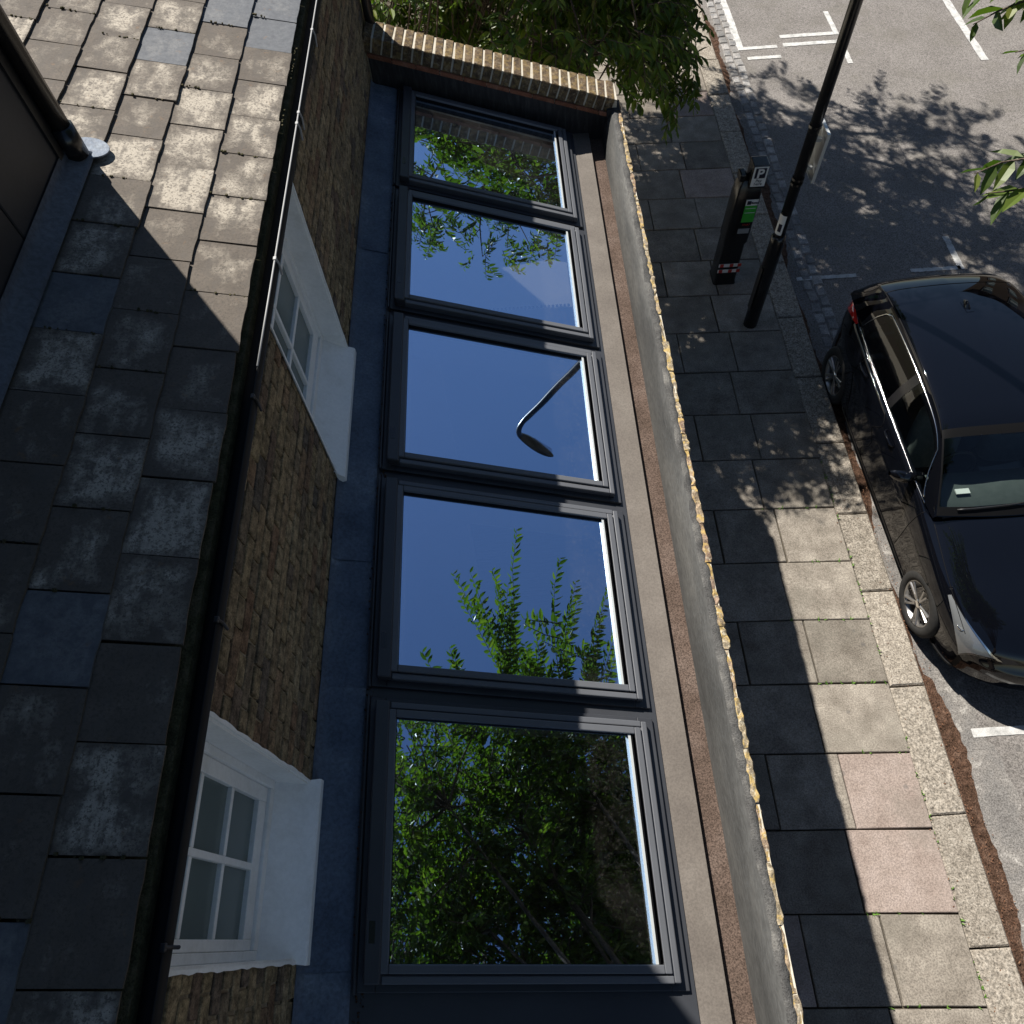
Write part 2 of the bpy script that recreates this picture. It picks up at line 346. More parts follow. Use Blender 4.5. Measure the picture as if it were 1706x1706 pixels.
for y0, y1 in zip(kj[:-1], kj[1:]):
    m = MB().chbox(3.122, 3.42, -(y1-y0)/2+.005, (y1-y0)/2-.005, -.19, 0, .014, None, .004)
    m.build('kerb_stone', M['kerb'], kerb, loc=(random.uniform(-.004, .004), (y0+y1)/2, random.uniform(-.004, .004)))
# channel of granite setts beside the kerb, leaf litter against the kerb face
ch = tag(MB().box(3.42, 3.86, -30, 60, -.2945, -.122).build('gutter_channel', M['patch']), kind='structure')
settm = [MB().chbox(-.06, .06, -.085, .085, -.06, .0, .016, None, .008).mesh('sett') for _ in range(5)]
for q in settm: q.materials.append(M['sett'])
y = 4.2
while y < 14.0:
    for cx in (3.66, 3.79):
        o = mkobj('sett', random.choice(settm), None, ch, loc=(cx + random.uniform(-.006, .006), y + (.09 if cx > 3.7 else 0), -.108 + random.uniform(-.006, .004)))
        o.rotation_euler[2] = random.uniform(-.05, .05)
    y += .182
lit = MB(); P = []; ny = 300
for i in range(ny):
    yy = -2 + 16*i/(ny-1); wv = .11 + .05*math.sin(yy*1.7) + .03*math.sin(yy*5.1+1) + random.uniform(-.012, .012) + (.06 if yy < 1.9 else 0)
    P.append([(3.418 + wv*q, yy, -.1185 + (.035*(1-q)**1.5 + (random.uniform(0, .008) if 0 < q < 1 else 0)) * (1 if q < 1 else 0)) for q in (0, .25, .5, .75, 1)])
lit.grid(P); tag(lit.build('gutter_litter', M['litter']), 'strip of brown leaf debris lying against the kerb face', 'debris', kind='stuff')
lf = MB()
for _ in range(1100):
    x = 3.43 + abs(random.gauss(0, .09)); y = random.uniform(-1.2, 13); z = -.10 + max(0, .03*(1-(x-3.43)/.15))
    a = random.uniform(0, 6.28); L = random.uniform(.004, .012); dx, dy = math.cos(a)*L, math.sin(a)*L
    lf.quad((x-dx, y-dy, z), (x+dy*.4, y-dx*.4, z+.006), (x+dx, y+dy, z+.003), (x-dy*.4, y+dx*.4, z+.008))
for _ in range(140):
    x = random.uniform(3.06, 3.42); y = random.uniform(-.6, 9); a = random.uniform(0, 6.28); L = random.uniform(.005, .012); dx, dy = math.cos(a)*L, math.sin(a)*L
    lf.quad((x-dx, y-dy, .004), (x+dy*.4, y-dx*.4, .007), (x+dx, y+dy, .004), (x-dy*.4, y+dx*.4, .008))
tag(lf.build('fallen_leaves', M['brown_leaf'], fixn=False), 'tiny dry brown leaves scattered along the kerb and gutter', 'leaves', kind='stuff')
# worn pale mortar patches on the road edge and painted bay markings
random.seed(5); P = []
for i in range(160):
    yy = -2.5 + 7.2*i/159; w1 = .36 + .05*math.sin(yy*2.3) + .03*math.sin(yy*7+1) + .02*math.sin(yy*17) + random.uniform(-.008, .008)
    P.append([(3.50, yy, -.1172), (3.50+w1*.6, yy, -.1165), (3.50+w1, yy, -.1172)])
MB().grid(P).build('worn_edge', M['patch'], road)
def mark(x0, x1, y0, y1, k=0):
    m = MB(); n = 24; P = []
    long = (y1-y0) > (x1-x0)
    for i in range(n+1):
        t = i/n; j = lambda: random.uniform(-.005, .005)
        P.append([(x0+j(), y0+(y1-y0)*t, -.1135), (x1+j(), y0+(y1-y0)*t, -.1135)] if long else [(x0+(x1-x0)*t, y0+j()-k*t*(x1-x0), -.1135), (x0+(x1-x0)*t, y1+j()-k*t*(x1-x0), -.1135)])
    m.grid(P); return m.build('painted_line', M['paint_white'], road)
mark(3.74, 5.5, 1.33, 1.40); mark(3.55, 4.28, 6.84, 6.90, .0); mark(4.95, 5.56, 6.86, 6.92); mark(5.52, 5.60, 6.86, 7.45)
mark(5.40, 5.48, 11.35, 12.02); mark(5.40, 5.48, 12.16, 12.85); mark(4.55, 5.40, 11.92, 12.01); mark(4.55, 5.40, 12.16, 12.25)
mark(3.93, 4.45, 11.62, 11.70); mark(3.93, 4.45, 11.90, 11.98); mark(3.82, 3.93, 11.9, 14.5)
mark(7.36, 7.48, 11.2, 14.0); mark(7.36, 7.48, 4.0, 7.0); mark(3.74, 5.5, -4.2, -4.1)

# ================================================================== the house
house = thing('brick_house', 'brown brick house with slate roof and black dormer above the glazed extension', 'house', (-2.5, 1.2, 0))
wins = [(-.02, .56), (1.97, 2.75)]; WZ0, WZ1 = 3.53, 4.86
wl = MB(); XM = WX - .007
ys = [HY0] + [v for w_ in wins for v in w_] + [HY1]
for a, b in zip(ys[0::2], ys[1::2]): wl.box(XM-.24, XM, a, b, 0, 4.98)
for a, b in wins: wl.box(XM-.24, XM, a, b, 0, WZ0-.02); wl.box(XM-.24, XM, a, b, WZ1, 4.98)
wl.box(-7.9, XM-.24, HY1-.24, HY1, 0, 4.98); wl.box(-7.9, XM-.24, HY0, HY0+.24, 0, 4.98); wl.box(-7.9, -7.7, HY0+.24, HY1-.24, 0, 4.98); wl.box(-7.7, XM-.24, HY0+.24, HY1-.24, 3.2, 3.3)
wall = wl.build('wall', M['mortar'], house)
# stock bricks in Flemish bond
random.seed(21); bl = []
z = 3.39; c = 0
while z < 4.86:
    y = -.75 + (0, .158)[c % 2]; st = 0
    while y < HY1 - .01:
        L = .200 if st % 2 == 0 else .096
        a, b = y, min(y+L, HY1)
        seg = [(a, b)]
        for wa, wb in wins:
            if z + .057 > WZ0 - .01 and z < WZ1:
                seg = [q for (p, r) in seg for q in ((p, min(r, wa-.004)), (max(p, wb+.004), r)) if q[1]-q[0] > .02]
        bl += [(p, r, z) for p, r in seg]
        y += L + .0075; st += 1
    z += .067; c += 1
bl.sort(key=lambda q: (q[0]*.5+q[1]*.5-.3)**2 + (6.5-q[2])**2 + .75)
cache = {}; rest = MB()
for i, (a, b, z) in enumerate(bl):
    d = random.uniform(.006, .0105); L = round(b-a, 3)
    if i < 300:
        key = (L, random.randint(0, 2))
        if key not in cache:
            m = MB().chbox(-L/2+.001, L/2-.001, -.0285, .0285, 0, .02, .003, lambda x, y, z: (z, x, y), .0025); cache[key] = m.mesh('brick'); cache[key].materials.append(M['brick'])
        o = mkobj('brick', cache[key], None, wall, loc=(WX-.02+d-.006, (a+b)/2, z+.0285)); o.rotation_euler = (random.uniform(-.008, .008), random.uniform(-.03, .03), random.uniform(-.012, .012))
    else:
        rest.chbox(a+.001, b-.001, z, z+.057, 0, .02, .003, lambda x, y, q: (WX-.026+d+q, x, y), .0035)
if rest.v: tag(rest.build('brickwork', M['brick'], wall), kind='stuff')
# downpipe at the corner of the house
dp = MB().tube([(WX+.045, 5.485, .1), (WX+.045, 5.485, 4.75), (WX+.06, 5.47, 4.87), (-.69, 5.45, 4.99)], .034, 12)
for zz in (1.0, 2.6, 4.2): dp.tube([(WX+.045, 5.485, zz), (WX+.045, 5.485, zz+.05)], .041, 12)
dp.build('downpipe', M['black'], house, True)

for wi, (a, b) in enumerate(wins):
    wn = MB(); xf = -1.02
    # painted reveals (each plate stands just inside the opening)
    for y0, y1 in ((a, a+.007), (b-.007, b)): wn.box(xf, WX+.002, y0, y1, WZ0+.02, WZ1)
    wn.box(xf, WX+.002, a, b, WZ1-.007, WZ1)
    win = wn.build('window', M['white'], house)
    random.seed(40+wi)
    for side, yy in ((-1, a), (1, b)):
        rg = MB(); P = []; n = 60; wv = .012; tg = .012
        for i in range(n+1):
            tg = random.uniform(.006, .015) if i % 2 == 0 else tg; wv += (tg-wv)*.5; zz = WZ0 + .01 + (WZ1-WZ0-.01)*i/n
            P.append([(WX+.012, yy, zz), (WX+.0115, yy + side*wv, zz)])
        rg.grid(P)
        P2 = [[(WX-.02, yy, p[0][2]), p[0]] for p in P]; rg.grid(P2); rg.build('reveal_paint', M['white'], win)
    sl_ = MB(); prof = [(-1.03, 3.675), (-.985, 3.666), (-.90, 3.603), (-.832, 3.553), (-.826, 3.545), (-.826, 3.512), (-.845, 3.508), (-.845, 3.49), (-1.03, 3.49)]
    y0, y1 = a - .016, b + .016
    for k in range(len(prof)):
        (x0, z0), (x1, z1) = prof[k], prof[(k+1) % len(prof)]
        sl_.quad((x0, a if x0 < WX-.01 else y0, z0), (x1, a if x1 < WX-.01 else y0, z1), (x1, b if x1 < WX-.01 else y1, z1), (x0, b if x0 < WX-.01 else y1, z0))
    for e, yy in ((0, y0), (1, y1)):
        i0 = len(sl_.v); sl_.v += [(x, (yy if x > WX-.01 else (a, b)[e]), z) for x, z in prof]; sl_.f.append(tuple(range(i0, i0+len(prof))))
    bevel(sl_.build('sill', M['white'], win), .004)
    fr = MB(); xo, xi = -.962, -1.02
    fr.box(xi, xo, a+.007, a+.035, 3.67, WZ1-.007); fr.box(xi, xo, b-.035, b-.007, 3.67, WZ1-.007); fr.box(xi, xo-.002, a+.035, b-.035, 3.66, 3.70)
    bevel(fr.build('frame', M['white'], win), .003)
    sa = MB(); y0, y1 = a+.036, b-.036; x0, x1 = -1.012, -.975
    sa.box(x0, x1, y0, y0+.032, 3.702, WZ1-.01); sa.box(x0, x1, y1-.05, y1, 3.702, WZ1-.01); sa.box(x0, x1-.001, y0+.032, y1-.05, 3.702, 3.775)
    ym = (y0 + .032 + y1 - .05)/2
    sa.box(x0, x1-.002, ym-.011, ym+.011, 3.775, WZ1-.01)
    rows_ = [4.015, 4.26, 4.50, 4.74]
    for zz in rows_: sa.box(x0, x1-.003, y0+.032, ym-.011, zz-.011, zz+.011); sa.box(x0, x1-.003, ym+.011, y1-.05, zz-.011, zz+.011)
    sash = bevel(sa.build('sash', M['white'], win), .003)
    zs = [3.775] + rows_ + [WZ1-.01]
    for za, zb in zip(zs[:-1], zs[1:]):
        for ya, yb in ((y0+.032, ym-.011), (ym+.011, y1-.05)):
            MB().box(-1.0, -.994, ya-.004, yb+.004, za-.004, zb+.004).build('pane', M['win_glass'], win)

# ---- slate roof
TR = math.tan(math.radians(13.6)); EX, EZ = -.70, 5.08
def rz(x): return EZ + TR*(EX - x)
rf = MB()
P = [(EX+.004, rz(EX)-.030), (-4.4, rz(-4.4)-.012), (-8.2, rz(-4.4)-.012-3.8*TR), (-8.2, rz(-4.4)-3.8*TR-.15), (-4.4, rz(-4.4)-.2), (EX+.004, rz(EX)-.06)]
for k in range(6):
    (x0, z0), (x1, z1) = P[k], P[(k+1) % 6]; rf.quad((x0, HY0, z0), (x1, HY0, z1), (x1, HY1+.04, z1), (x0, HY1+.04, z0))
for yy in (HY0, HY1+.04): i0 = len(rf.v); rf.v += [(x, yy, z) for x, z in P]; rf.f.append(tuple(range(i0, i0+6)))
roof = rf.build('roof', M['moss'], house)
random.seed(3); SP = .197; G = .155
def slate_mesh(half=None):
    m = MB(); w_ = SP/2 - .0022; n = 7; top = []; bot = []
    ed = [random.uniform(-.0022, .0012) for _ in range(n)]
    for i in range(n):
        v = -w_ + 2*w_*i/(n-1); top.append((ed[i], v)); 
    ring = [(u, v - KB*u) for u, v in top] + [(-.19, w_ + KB*.19), (-.19, -w_ + KB*.19)]
    k = len(ring); m.v += [(u, v, 0) for u, v in ring] + [(u, v, -.0065) for u, v in ring]
    # chamfered tail edge comes from a tiny inset ring
    m.f.append(tuple(range(k))); m.f.append(tuple(range(2*k-1, k-1, -1)))
    for i in range(k): m.f.append((i, k+i, k+(i+1) % k, (i+1) % k))
    me = m.mesh('slate'); me.materials.append(M['slate'])
    bm = bmesh.new(); bm.from_mesh(me); bmesh.ops.recalc_face_normals(bm, faces=bm.faces); bm.to_mesh(me); bm.free(); return me
SM = [slate_mesh() for _ in range(8)]
DX, DY = -1.222, 2.0               # front face and far corner of the dormer
mo = MB(); moss = []
for j in range(0, 11):
    tx = EX - G*j; off = 2.72 + SP/2 + (j % 2)*SP/2 + KB*G*j
    for i in range(-20, 18):
        y = off + SP*i
        if y < -1.2 or y > HY1: continue
        if tx < -1.16 and y < DY - .02: continue
        if j > 8 and y < 3: continue
        o = mkobj('slate', random.choice(SM), None, roof, loc=(tx + random.uniform(-.004, .003), y + random.uniform(-.0015, .0015), rz(tx) + .002 + random.uniform(-.001, .002)))
        o.rotation_euler = (random.uniform(-.006, .006), math.radians(13.6) - .055 + random.uniform(-.008, .006), random.uniform(-.008, .008))
        if random.random() < .55: moss.append((tx, y - SP/2, .5))
        if random.random() < .10: moss.append((tx+.001, y + random.uniform(-SP/2, SP/2), 1))
for (x, y, kd) in moss:
    for q in range(random.randint(2, 9)):
        if kd < 1: xx = x - random.uniform(0, .15); yy = y + random.uniform(-.003, .003) - KB*(xx-x); zz = rz(xx) + .001
        else: xx = x + random.uniform(0, .006); yy = y + random.gauss(0, .03); zz = rz(xx) - .011
        r = random.uniform(.0012, .0034); mo.box(xx-r, xx+r, yy-r, yy+r, zz-r, zz+r*.8)
tag(mo.build('moss', M['moss'], roof), kind='stuff')
# ---- eaves gutter
gt = MB(); prof = [(-.722, 5.045), (-.722, 5.012), (-.712, 4.985), (-.69, 4.972), (-.668, 4.985), (-.657, 5.012), (-.656, 5.048), (-.6595, 5.048), (-.661, 5.014), (-.670, 4.990), (-.69, 4.978), (-.709, 4.990), (-.718, 5.014), (-.718, 5.045)]
gt.grid([[(x, yy, z) for x, z in prof + prof[:1]] for yy in (HY0, 0, HY1+.04)])
gutter = gt.build('gutter', M['matt_black'], house, True)
MB().tube([(-.6575, 1.32, 5.049), (-.6575, 1.6, 5.048), (-.6575, 3.4, 5.0505), (-.6575, HY1+.04, 5.049)], .0028, 8).build('gutter_sunlit_lip', M['lip_sunlit'], gutter, True)  # pale line built only along the stretch that the sun reaches
br = [.02, .62, 1.22, 1.72, 2.36, 2.42, 2.93, 3.5, 4.1, 4.7]
for i, yy in enumerate(br):
    b = MB(); b.box(-.662, -.652, yy-.007, yy+.007, 5.044, 5.0535); b.tube([(-.655, yy, 4.99), (-.651, yy, 5.03), (-.655, yy, 5.052)], .004, 6)
    bevel(b.build('gutter_clip', M['lip_sunlit'] if i > 2 else M['black'], gutter), .002)  # clips coloured pale in the sunlit stretch, black in the shaded one
fs = MB().box(WX-.03, -.724, HY0, HY1+.04, 4.93, 5.045); fs.build('fascia', M['black'], house)

# ---- black clad dormer rising from the roof
dm = MB().box(-4.2, DX-.022, HY0+.1, DY-.004, 5.12, 8.3).build('dormer', M['black'], house)
yy = DY - .004
while yy > -1.5:
    MB().chbox(-3.1/2, 3.1/2, -.19, .19, 0, .02, .003, lambda x, y, z: (z, y, x)).build('cladding_panel', M['cladding'], dm, loc=(DX-.0215, yy-.19, 6.70)); yy -= .386
ap = MB(); ax0, ax1 = DX-.001, -1.172
ap.grid([[(DX+.004, q, rz(DX)+.050), (DX+.006, q, rz(DX)+.022), (ax1, q, rz(ax1)+.016), (ax1+.004, q, rz(ax1)+.006)] for q in (-1.2, -.1, .8, 1.6, DY+.03)])
ap.build('lead_apron', M['lead_dark'], dm, True)
pp = MB().tube([(DX+.020, DY+.004, rz(DX)+.01), (DX+.020, DY+.004, 8.2)], .026, 14); pp.tube([(DX+.020, DY+.004, rz(DX)+.012), (DX+.020, DY+.004, rz(DX)+.10)], .033, 14); pp.build('corner_pipe', M['black_gloss'], dm, True)
MB().box(DX-.02, DX+.0055, DY-.060, DY-.030, rz(DX)+.04, 8.2).build('corner_trim', M['black'], dm)
sk = MB(); n = 20; i0 = 0
sk.v += [(DX+.035+.055*math.cos(2*math.pi*q/n), DY+.05+.045*math.sin(2*math.pi*q/n), rz(DX+.035+.055*math.cos(2*math.pi*q/n))+.010) for q in range(n)]; sk.v += [(x, y, z+.004) for x, y, z in sk.v]
sk.f += [tuple(range(n)), tuple(range(n, 2*n))] + [(q, (q+1) % n, n+(q+1) % n, n+q) for q in range(n)]; sk.build('lead_patch', M['lead'], dm)
MB().box(-4.4, DX+.09, HY0, DY+.10, 8.3, 8.42).build('dormer_roof', M['lead'], dm)

# ================================================================== glazed extension between the house and the street
ext = thing('extension', 'low side extension with sloping roof, brown gutter and brick parapet beside the pavement', 'extension', (0, 1, 0))
V0 = [-.10, .985, 2.075, 3.165, 4.245]; VW = .98; SX0, SX1 = -.635, .49
OX0, OX1 = -.585, .425
def strips(z0, z1, x0=WX+.001, x1=.56, m=None, ins=.03):
    m = m or MB()
    m.box(x0, OX0, HY0, 5.30, z0, z1, roofmap); m.box(OX1, x1, HY0, 5.30, z0, z1, roofmap)
    e = [HY0] + [q for v in V0 for q in (v+ins, v+VW-ins)] + [5.30]
    for a, b in zip(e[0::2], e[1::2]): m.box(OX0, OX1, a, b, z0, z1, roofmap)
    return m
strips(-.105, -.072).build('roof_deck', M['frame_dark'], ext)
strips(-.30, -.106, WX+.012, .599).build('ceiling', M['white_wall'], ext)
# lead sheets between wall and roof windows, with laps and an upstand against the brickwork
random.seed(8); ly = [-1.2, -.05, .93, 1.55, 2.62, 3.6, 4.35, 5.27]
for k, (a, b) in enumerate(zip(ly[:-1], ly[1:])):
    z = -.066 + .004*(k % 2); P = []
    for q in np.linspace(a-.01, b+.02, 12):
        wob = lambda s=.0025: random.uniform(-s, s)
        P.append([(WX+.006, q, sky_z(WX)+z+.034+wob(.004)), (WX+.009, q, sky_z(WX)+z+.012), (WX+.03, q, sky_z(WX+.03)+z+wob()), (-.78, q, sky_z(-.78)+z+wob()), (-.705, q, sky_z(-.705)+z+wob()), (-.695, q, sky_z(-.695)+z-.006)])
    MB().grid(P).build('lead_sheet', M['lead'], ext, True)
gr = MB()
for _ in range(1300):
    x = random.gauss(-.672, .012); v = random.uniform(-.5, 5.2); r = random.uniform(.0012, .004); zz = sky_z(x)-.071; gr.box(x-r, x+r, v-r, v+r, zz, zz+r*1.4)
tag(gr.build('grit', M['litter'], ext), kind='stuff')
# taupe board, brown felt gutter, rendered inner face, flaunching
YE = 5.30
# nearest roof edge below the last window
MB().box(.545, .682, HY0, YE, 2.985, 3.062).build('gutter_board', M['taupe'], ext)
MB().box(.50, .545, HY0, YE, 2.985, 3.035).build('edge_trim', M['frame_dark'], ext)
MB().box(.55, .80, HY0, YE, 2.86, 2.984).build('gutter_bed', M['gasket'], ext)
MB().box(.692, .80, HY0, YE, 2.984, 3.012).build('felt_gutter', M['felt'], ext)
par = MB(); P = []; random.seed(9)
for q in np.linspace(HY0, YE+.02, 120):
    w1 = .002*math.sin(q*9) + random.uniform(-.0015, .0015)
    P.append([(.783, q, 3.008), (.791+w1, q, 3.10), (.812+w1, q, 3.20), (.826+w1, q, 3.236), (.836, q, 3.247+random.uniform(-.002, .002)), (.850, q, 3.251+random.uniform(-.003, .003)), (.872+random.uniform(-.006, .006), q, 3.250+random.uniform(-.004, .003)), (.876, q, 3.19)])
par.grid(P); par_o = par.build('parapet', M['render'], ext, True)
fl = MB(); P = []
for q in np.linspace(HY0, YE+.02, 260):
    e = .878 + random.uniform(-.007, .005); P.append([(.838+random.uniform(-.002, .002), q, 3.2465), (.852, q, 3.256+random.uniform(-.002, .003)), (e, q, 3.253+random.uniform(-.004, .003)), (e+.002, q, 3.235)])
fl.grid(P).build('flaunching', M['flaunch'], par_o, True)
random.seed(14); q = -1.3; i = 0
while q < YE:
    L = random.choice((.215, .215, .105)); L = min(L, YE+.02-q); e = list(np.cumsum([random.uniform(-.0035, .0035) for _ in range(9)]) + random.uniform(-.004, .004))
    m = MB(); P = []
    for t in range(9):
        yy = -L/2 + .001 + (L-.002)*t/8; xo = .906 + e[t]*.7 + random.uniform(-.004, .004) - (.005 if t in (0, 8) else 0)
        P.append([(.858, yy, 3.246), (.880, yy, 3.2505+random.uniform(-.003, .003)), (xo-.006, yy, 3.246+random.uniform(-.004, .004)), (xo, yy, 3.232), (xo+random.uniform(-.004, .004), yy, 3.205), (xo-.004, yy, 3.178), (.858, yy, 3.178)])
    m.grid(P)
    for t in (0, 8): i0 = len(m.v); m.v += P[t]; m.f.append(tuple(range(i0, i0+7)))
    m.build('parapet_brick', M['brick_lichen'], par_o, loc=(0, q+L/2, random.uniform(-.004, .004))); q += L + .003; i += 1
MB().box(.850, .897, -1.4, YE+.02, 3.175, 3.2435).build('parapet_mortar', M['patio'], par_o)
ow = MB().box(.60, .888, HY0, YE+.22, 0, 2.859); ow.box(.842, .888, HY0, YE+.22, 2.859, 3.185); outer = ow.build('street_wall', M['mortar'], ext)
ob = MB(); z = 2.35; c = 0
while z < 3.16:
    q = -1.2 + .11*(c % 2)
    while q < 5.4: ob.chbox(q, q+.215, z, z+.065, 0, .02, .004, lambda x, y, d: (.878+d, x, y), .003); q += .225
    z += .075; c += 1
tag(ob.build('brickwork', M['brick'], outer), kind='stuff')
# raking brick end wall with tile creasing and brick-on-edge coping
def rk(x, y, z): return (x, y - KB*(x+.63), z + 3.815 - .29*(x+.82))
ew = MB()
def rake_piece(x0, x1, z0, y0=5.305, y1=5.52, top=-.137):
    i = len(ew.v); t = lambda x: 3.815 - .29*(x+.82) + top; s_ = lambda x, y: y - KB*(x+.63)
    ew.v += [(x0, s_(x0, y0), z0), (x1, s_(x1, y0), z0), (x1, s_(x1, y1), z0), (x0, s_(x0, y1), z0), (x0, s_(x0, y0), t(x0)), (x1, s_(x1, y0), t(x1)), (x1, s_(x1, y1), t(x1)), (x0, s_(x0, y1), t(x0))]
    ew.f += [(i+a, i+b, i+c, i+d) for a, b, c, d in ((0,3,2,1),(4,5,6,7),(0,1,5,4),(1,2,6,5),(2,3,7,6),(3,0,4,7))]
rake_piece(WX+.001, .50, 2.45); rake_piece(.50, .90, 0)
ew.box(WX+.001, -.78, 5.305, 5.52, 0, 2.45, shear(KB, -.63)); ew.box(-.78, .50, 5.305, 5.52, 0, .75, shear(KB, -.63))
endw = ew.build('end_wall', M['mortar'], ext)
up = MB(); a = WX+.012
up.quad(rk(a, 5.297, -.155), rk(.80, 5.297, -.155), (.80, 5.297-KB*1.43, 2.95), (a, 5.297-KB*(a+.63), 3.38)); up.quad(rk(a, 5.304, -.150), rk(.80, 5.304, -.150), rk(.80, 5.297, -.155), rk(a, 5.297, -.155)); up.build('felt_upstand', M['black_upstand'], endw)
x = WX + .015; random.seed(31)
while x < .86:
    L = .155; MB().chbox(x, min(x+L, .895), 5.262, 5.55, -.1365, -.109, .004, rk, .002).build('creasing_tile', M['red_tile'], endw); x += L + .005
x = WX + .012
while x < .86:
    m = MB().chbox(-.0285, .0285, -.1075, .1075, -.1075, 0, .005, None, .003)
    o = m.build('coping_brick', M['brick_cope'], endw, loc=(x+.0285, 5.385 - KB*(x+.66), 3.815 - .29*(x+.0285+.82) + random.uniform(-.003, .003)))
    o.rotation_euler = (random.uniform(-.01, .01), math.atan(.29), -KB); x += .0665
cm = MB().box(WX+.012, .872, 5.283, 5.488, -.1085, -.006, rk).build('coping_mortar', M['patio'], endw)
cl = MB().box(.80, .895, 5.17, 5.30, 2.99, 3.262); cl.build('corner_lead', M['black_upstand'], endw)
ewin = MB(); f_ = shear(KB, -.63)
for bx in ((-.779, -.72, .751, 2.449), (.44, .499, .751, 2.449), (-.72, .44, .751, .81), (-.72, .44, 2.39, 2.449), (-.17, -.11, .81, 2.39)): ewin.box(bx[0], bx[1], 5.38, 5.44, bx[2], bx[3], f_)
ewo = ewin.build('end_window', M['white'], endw)
for xa, xb in ((-.722, -.168), (-.112, .442)): MB().box(xa, xb, 5.405, 5.411, .808, 2.392, f_).build('pane', M['lamp_glass'], ewo)
# room inside
MB().box(WX+.001, .60, HY0, 5.30, -.20, .06).build('room_floor', M['wood'], ext)
rw = MB().box(WX+.001, WX+.011, HY0, 5.29, .061, 3.22); rw.box(.586, .5995, HY0, 5.24, .061, 2.86); rw.box(WX+.012, .585, HY0, HY0+.1, .061, 3.0); rw.build('room_wall', M['white_wall'], ext)
ptn = MB(); ptn.box(WX+.012, -.30, 2.02, 2.09, .062, 3.05); ptn.box(WX+.012, -.45, 3.12, 3.18, .062, 3.05); ptn.build('partition', M['white_wall'], ext)
# patio seen through the end window
tag(MB().box(-6, .60, 5.72, 9.6, -.036, -.004).build('patio', M['patio']), kind='structure')

# ================================================================== roof windows
ords = ['roof window at the open end, away from the brick end wall', 'fourth roof window from the raking brick end wall', 'middle one of the five roof windows between house and parapet',
        'second roof window from the raking brick end wall', 'roof window right beside the raking brick end wall']
for k, v in enumerate(V0):
    t = thing('skylight', 'dark grey framed ' + ords[k], 'skylight', roofmap(-.07, v+VW/2, -.07), 'roof windows in a row on the extension')
    def ring(m, x0, x1, y0, y1, wx0, wx1, wy, z0, z1):
        m.box(x0, x0+wx0, y0, y1, z0, z1, roofmap); m.box(x1-wx1, x1, y0, y1, z0, z1, roofmap)
        m.box(x0+wx0, x1-wx1, y0, y0+wy, z0, z1, roofmap); m.box(x0+wx0, x1-wx1, y1-wy, y1, z0, z1, roofmap); return m
    fl_ = ring(MB(), SX0-.035, SX1+.045, v-.03, v+VW+.03, .06, .07, .055, -.0715, -.052)
    fl_.box(SX0-.045, SX0-.035, v-.035, v+VW+.035, -.0714, -.035, roofmap)
    bevel(fl_.build('flashing', M['frame_dark'], t), .003)
    bevel(ring(MB(), SX0, SX1, v, v+VW, .030, .020, .026, -.28, -.016).build('frame', M['frame'], t), .004)
    s_ = ring(MB(), SX0+.031, SX1-.022, v+.0275, v+VW-.0275, .045, .028, .030, -.055, .0)
    s_.box(SX1-.050, SX1-.034, v+.0575, v+VW-.0575, -.05, -.010, roofmap)
    sash = bevel(s_.build('sash', M['frame'], t), .004)
    hood = MB().box(SX0-.004, SX0+.052, v-.004, v+VW+.004, -.045, .010, roofmap); bevel(hood.build('top_cover', M['frame_dark'], t), .006)
    lowc = MB().box(SX1-.016, SX1+.010, v-.003, v+VW+.003, -.05, -.012, roofmap); bevel(lowc.build('bottom_cover', M['frame'], t), .005)
    for yy in (v-.004, v+VW-.022):
        bevel(MB().box(SX0+.053, SX1-.017, yy, yy+.026, -.03, -.010, roofmap).build('side_cover', M['frame'], t), .004)
    gx0, gx1, gy0, gy1 = SX0+.072, SX1-.082, v+.0545, v+VW-.0545
    ring(MB(), gx0-.004, gx1+.02, gy0-.004, gy1+.004, .008, .006, .008, -.036, -.014).build('gasket', M['gasket'], t)
    MB().box(gx1+.001, gx1+.012, gy0+.004, gy1-.004, -.034, -.012, roofmap).build('glazing_bead', M['alu'], t)
    MB().quad(*[roofmap(*q) for q in ((gx0, gy0, -.028), (gx1+.002, gy0, -.028), (gx1+.002, gy1, -.028), (gx0, gy1, -.028))]).build('pane', M['glass'], t)
    MB().box(SX0-.02+.03, SX0+.030, v+.12, v+.19, .0102, .0108, roofmap).build('maker_plate', M['black_gloss'], t)

# things in the room
cb = thing('cupboard', 'sunlit white cupboard top seen through the second roof window from the brick end wall', 'cupboard', (-.1, 4.6, .06))
MB().box(WX+.02, .50, 4.02, 5.20, .07, 2.50).build('carcass', M['white_wall'], cb)
vg = MB()
for i in range(44): vg.box(WX+.06+i*.029, WX+.075+i*.029, 4.026, 4.052, 2.495, 2.503)
vg.build('vent_grille', M['dash'], cb)
sh = thing('shelf', 'oak wall shelf seen through the roof window at the open end', 'shelf', (.45, .4, 1.78))
MB().box(.24, .585, .30, .34, 1.80, 1.83).build('front_rail', M['wood'], sh); MB().box(.24, .585, .42, .455, 1.80, 1.83).build('back_rail', M['wood'], sh); MB().box(.26, .585, .30, .455, 1.775, 1.799).build('board', M['wood'], sh)
bx = thing('storage_box', 'small white box on the oak shelf', 'box', (.45, .36, 1.8)); MB().box(.33, .57, .341, .418, 1.80, 1.87).build('body', M['white_wall'], bx); MB().box(.37, .50, .355, .405, 1.8705, 1.874).build('lid_panel', M['dash'], bx)
s2 = thing('slatted_shelf', 'two oak slats of a shelf seen through the fourth roof window', 'shelf', (.45, 1.5, 1.78))
for yy in (1.66, 1.72): MB().box(.22, .585, yy, yy+.03, 1.80, 1.83).build('slat', M['wood'], s2)
